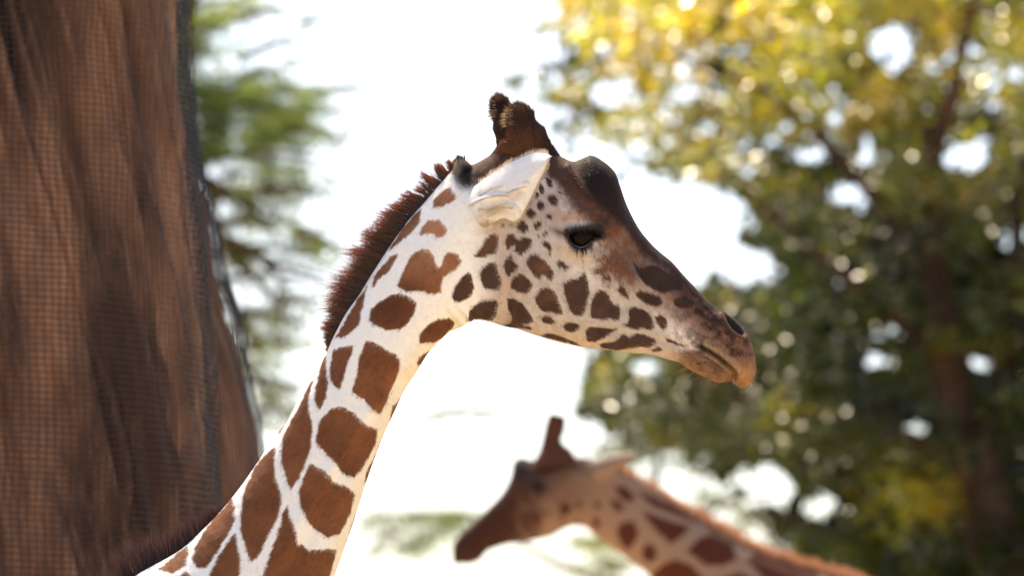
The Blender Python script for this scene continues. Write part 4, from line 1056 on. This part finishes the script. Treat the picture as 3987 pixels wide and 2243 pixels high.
for poly, n in OUT:
    a = np.array(poly, float); got = 0
    while got < n:
        u, v = rng.uniform(a[:, 0].min(), a[:, 0].max()), rng.uniform(a[:, 1].min(), a[:, 1].max())
        if not inside([u], [v], poly)[0]: continue
        yel = np.clip(1 - v / 600, 0, 1) * .8  # sunlit tint painted towards the top here too
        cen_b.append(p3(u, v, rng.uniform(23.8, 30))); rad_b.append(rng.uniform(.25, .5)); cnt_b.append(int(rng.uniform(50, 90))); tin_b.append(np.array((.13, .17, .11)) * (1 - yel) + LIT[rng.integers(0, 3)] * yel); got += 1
tx, tz = place(2440 * F2, 1121, 26.5)
tree1 = empty("tree", (float(tx) + .25, 24.6, 0), "leafy yellow-green broadleaf tree filling the right side behind the giraffes", "tree", "trees in the background")
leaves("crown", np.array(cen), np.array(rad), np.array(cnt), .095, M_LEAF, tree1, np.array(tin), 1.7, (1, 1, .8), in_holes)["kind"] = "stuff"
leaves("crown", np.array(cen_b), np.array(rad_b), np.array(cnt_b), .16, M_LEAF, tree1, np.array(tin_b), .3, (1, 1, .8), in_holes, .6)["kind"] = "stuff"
base = np.array((tx + .25, 24.6, 0))
tr = [([base, p3(2500, 1500, 24.6), p3(2470, 1200, 24.5), p3(2400, 950, 24.4), p3(2360, 700, 24.4), p3(2300, 300, 24.3)], .22, .05),
      ([p3(2440, 1130, 24.5), p3(2540, 900, 24.9), p3(2560, 600, 25.1), p3(2620, 200, 25.1)], .1, .025), ([p3(2400, 950, 24.4), p3(2250, 800, 24.1), p3(2050, 640, 23.7), p3(1850, 450, 23.3)], .06, .015),
      ([p3(2370, 760, 24.4), p3(2200, 500, 24.6), p3(1950, 250, 24.6), p3(1650, 120, 24.1)], .06, .015), ([p3(2470, 1220, 24.5), p3(2250, 1080, 24.9), p3(1950, 1020, 25.1), p3(1700, 980, 25.1)], .06, .015),
      ([p3(2330, 420, 24.3), p3(2420, 150, 24.1), p3(2480, -150, 23.9)], .07, .02)]
limbs(tr, tree1, 0)

# thin conifer to the left of the heads: flat sprays along drooping boughs
cen, rad, cnt, tin, boughs = [], [], [], [], []
tX = place(600 * F2, 1121, 25)[0]
tree2 = empty("tree", (float(tX), 25.0, 0), "feathery green conifer with layered sprays behind the wrapped trunk", "tree", "trees in the background")
def spray(u0, v0, u1, v1, n, dens, Yd, tint, r=.16, sp=26):
    a, b_ = p3(u0, v0, Yd), p3(u1, v1, Yd + rng.uniform(-.6, .6))
    boughs.append(([a, (a + b_) / 2 + (0, 0, .05), b_], .022, .006))
    for f in np.linspace(.05, 1.0, n):
        c = a + (b_ - a) * f + rng.normal(0, 1, 3) * np.array((.06, .25, .0)) + np.array((0, 0, rng.normal(0, sp * .0026)))
        cen.append(c); rad.append(r * rng.uniform(.7, 1.3)); cnt.append(int(dens * rng.uniform(.6, 1.4))); tin.append(np.array(tint) * rng.uniform(.7, 1.3))
GRN, OLV, YLW = (.9, 1.1, .8), (1.0, .95, .8), (1.7, 1.7, .7)
for (u0, v0, u1, v1, n, dens, tint, sp) in [
    (440,20,640,15,9,150,YLW,30),(440,90,600,100,8,120,GRN,30),(440,170,560,150,6,120,YLW,26),(440,230,800,240,18,330,GRN,30),(450,280,760,290,16,330,GRN,34),(440,330,740,330,14,260,OLV,30),
    (470,400,830,410,15,170,GRN,24),(560,440,720,470,10,170,YLW,26),(640,350,880,345,9,60,OLV,8),(700,310,900,300,7,40,OLV,6),(520,500,700,540,8,80,OLV,22),(560,560,800,585,9,70,YLW,16),
    (740,600,860,640,6,90,GRN,16),(520,640,800,640,9,55,OLV,20),(560,700,820,720,8,45,OLV,20),(600,790,760,830,7,55,OLV,22),(610,880,740,870,7,110,YLW,26),(620,960,760,990,8,110,OLV,24),
    (640,1040,720,1060,6,80,OLV,24),(760,60,880,60,5,26,OLV,20),(600,50,760,40,7,40,OLV,22),(780,238,960,235,6,30,OLV,4),(600,200,700,190,5,60,GRN,20),(440,130,540,60,7,160,GRN,36),(600,150,760,110,6,30,OLV,26),(650,480,850,500,8,60,OLV,20),(540,600,640,700,8,70,OLV,30),(690,760,800,790,6,50,OLV,22),(560,760,660,900,8,60,OLV,30)]:
    for rep in range(2 + (v0 > 450)):
        spray(u0, v0 + rng.uniform(-8, 8), u1 + rng.uniform(-15, 15), v1 + rng.uniform(-8, 8), n, dens * .33, rng.uniform(24.2, 26), np.array(tint) * 1.25, .12, sp * 1.35)
    spray(450, v0, 900 - u1, v1, n, dens * .5, rng.uniform(24.5, 25.6), tint, .15, sp * 1.5)
leaves("crown", np.array(cen), np.array(rad), np.array(cnt), .05, M_NEEDLE, tree2, np.array(tin), .5, (1.25, 1.2, .5), None, .3)["kind"] = "stuff"
for q in [[(450,250),(560,600),(640,700),(700,770)], [(560,600),(690,660),(820,700)], [(470,420),(620,520),(700,600)], [(450,600),(580,760),(600,900),(690,1000)], [(570,650),(640,640),(700,700),(720,740)]]:
    boughs.append(([p3(a, b_, 25.0) for a, b_ in q], .045, .012))
boughs.append(([np.array((tX - .1, 25, 0)), p3(430, 1200, 25), p3(440, 500, 25), p3(450, -100, 25)], .2, .08))
limbs(boughs, tree2, len(boughs) - 1)

# a hazier tree between and below the heads, only thin sprays of it show
cen, rad, cnt, tin, boughs = [], [], [], [], []
tX = place(1640 * F2, 1121, 33)[0]
tree3 = empty("tree", (float(tX), 33.0, 0), "pale distant tree with thin sprays seen between the two giraffes", "tree", "trees in the background")
for (u0, v0, u1, v1, n, dens, tint, sp) in [
    (1250,1040,1000,1060,8,26,OLV,8),(1200,1000,1150,1000,4,14,OLV,8),(1200,1300,930,1310,10,75,GRN,14),(1150,1330,1020,1390,7,75,GRN,16),(1000,1340,920,1400,4,45,OLV,14),
    (1500,1130,1680,1100,9,50,OLV,20),(1680,1130,1780,1180,6,60,OLV,26),(1750,1240,1860,1300,7,45,OLV,26),(1430,1370,1600,1380,8,60,YLW,18),(1500,1420,1560,1440,5,80,OLV,20),(1620,1150,1540,1170,5,60,OLV,14),
    (1900,1300,1960,1420,6,60,OLV,24),(1740,1330,1860,1330,6,30,OLV,22),(1250,210,1330,250,4,20,YLW,18),(1350,250,1420,230,4,60,YLW,16)]:
    for rep in range(2): spray(u0, v0, u1, v1 + rng.uniform(-6, 6), n, dens * .6, rng.uniform(32, 34), np.array(tint) * .9, .14, sp)
leaves("crown", np.array(cen), np.array(rad), np.array(cnt), .06, M_NEEDLE, tree3, np.array(tin), .5, (1.4, 1.4, .4), None, .35)["kind"] = "stuff"
boughs += [([np.array((tX, 33, 0)), p3(1640, 1700, 33), p3(1660, 1400, 33), p3(1640, 1100, 33)], .12, .03), ([p3(1650, 1500, 33), p3(1400, 1420, 33), p3(1200, 1300, 33)], .05, .015),
           ([p3(1660, 1400, 33), p3(1800, 1280, 33), p3(1950, 1240, 33)], .05, .015)]
limbs(boughs, tree3, len(boughs) - 3)
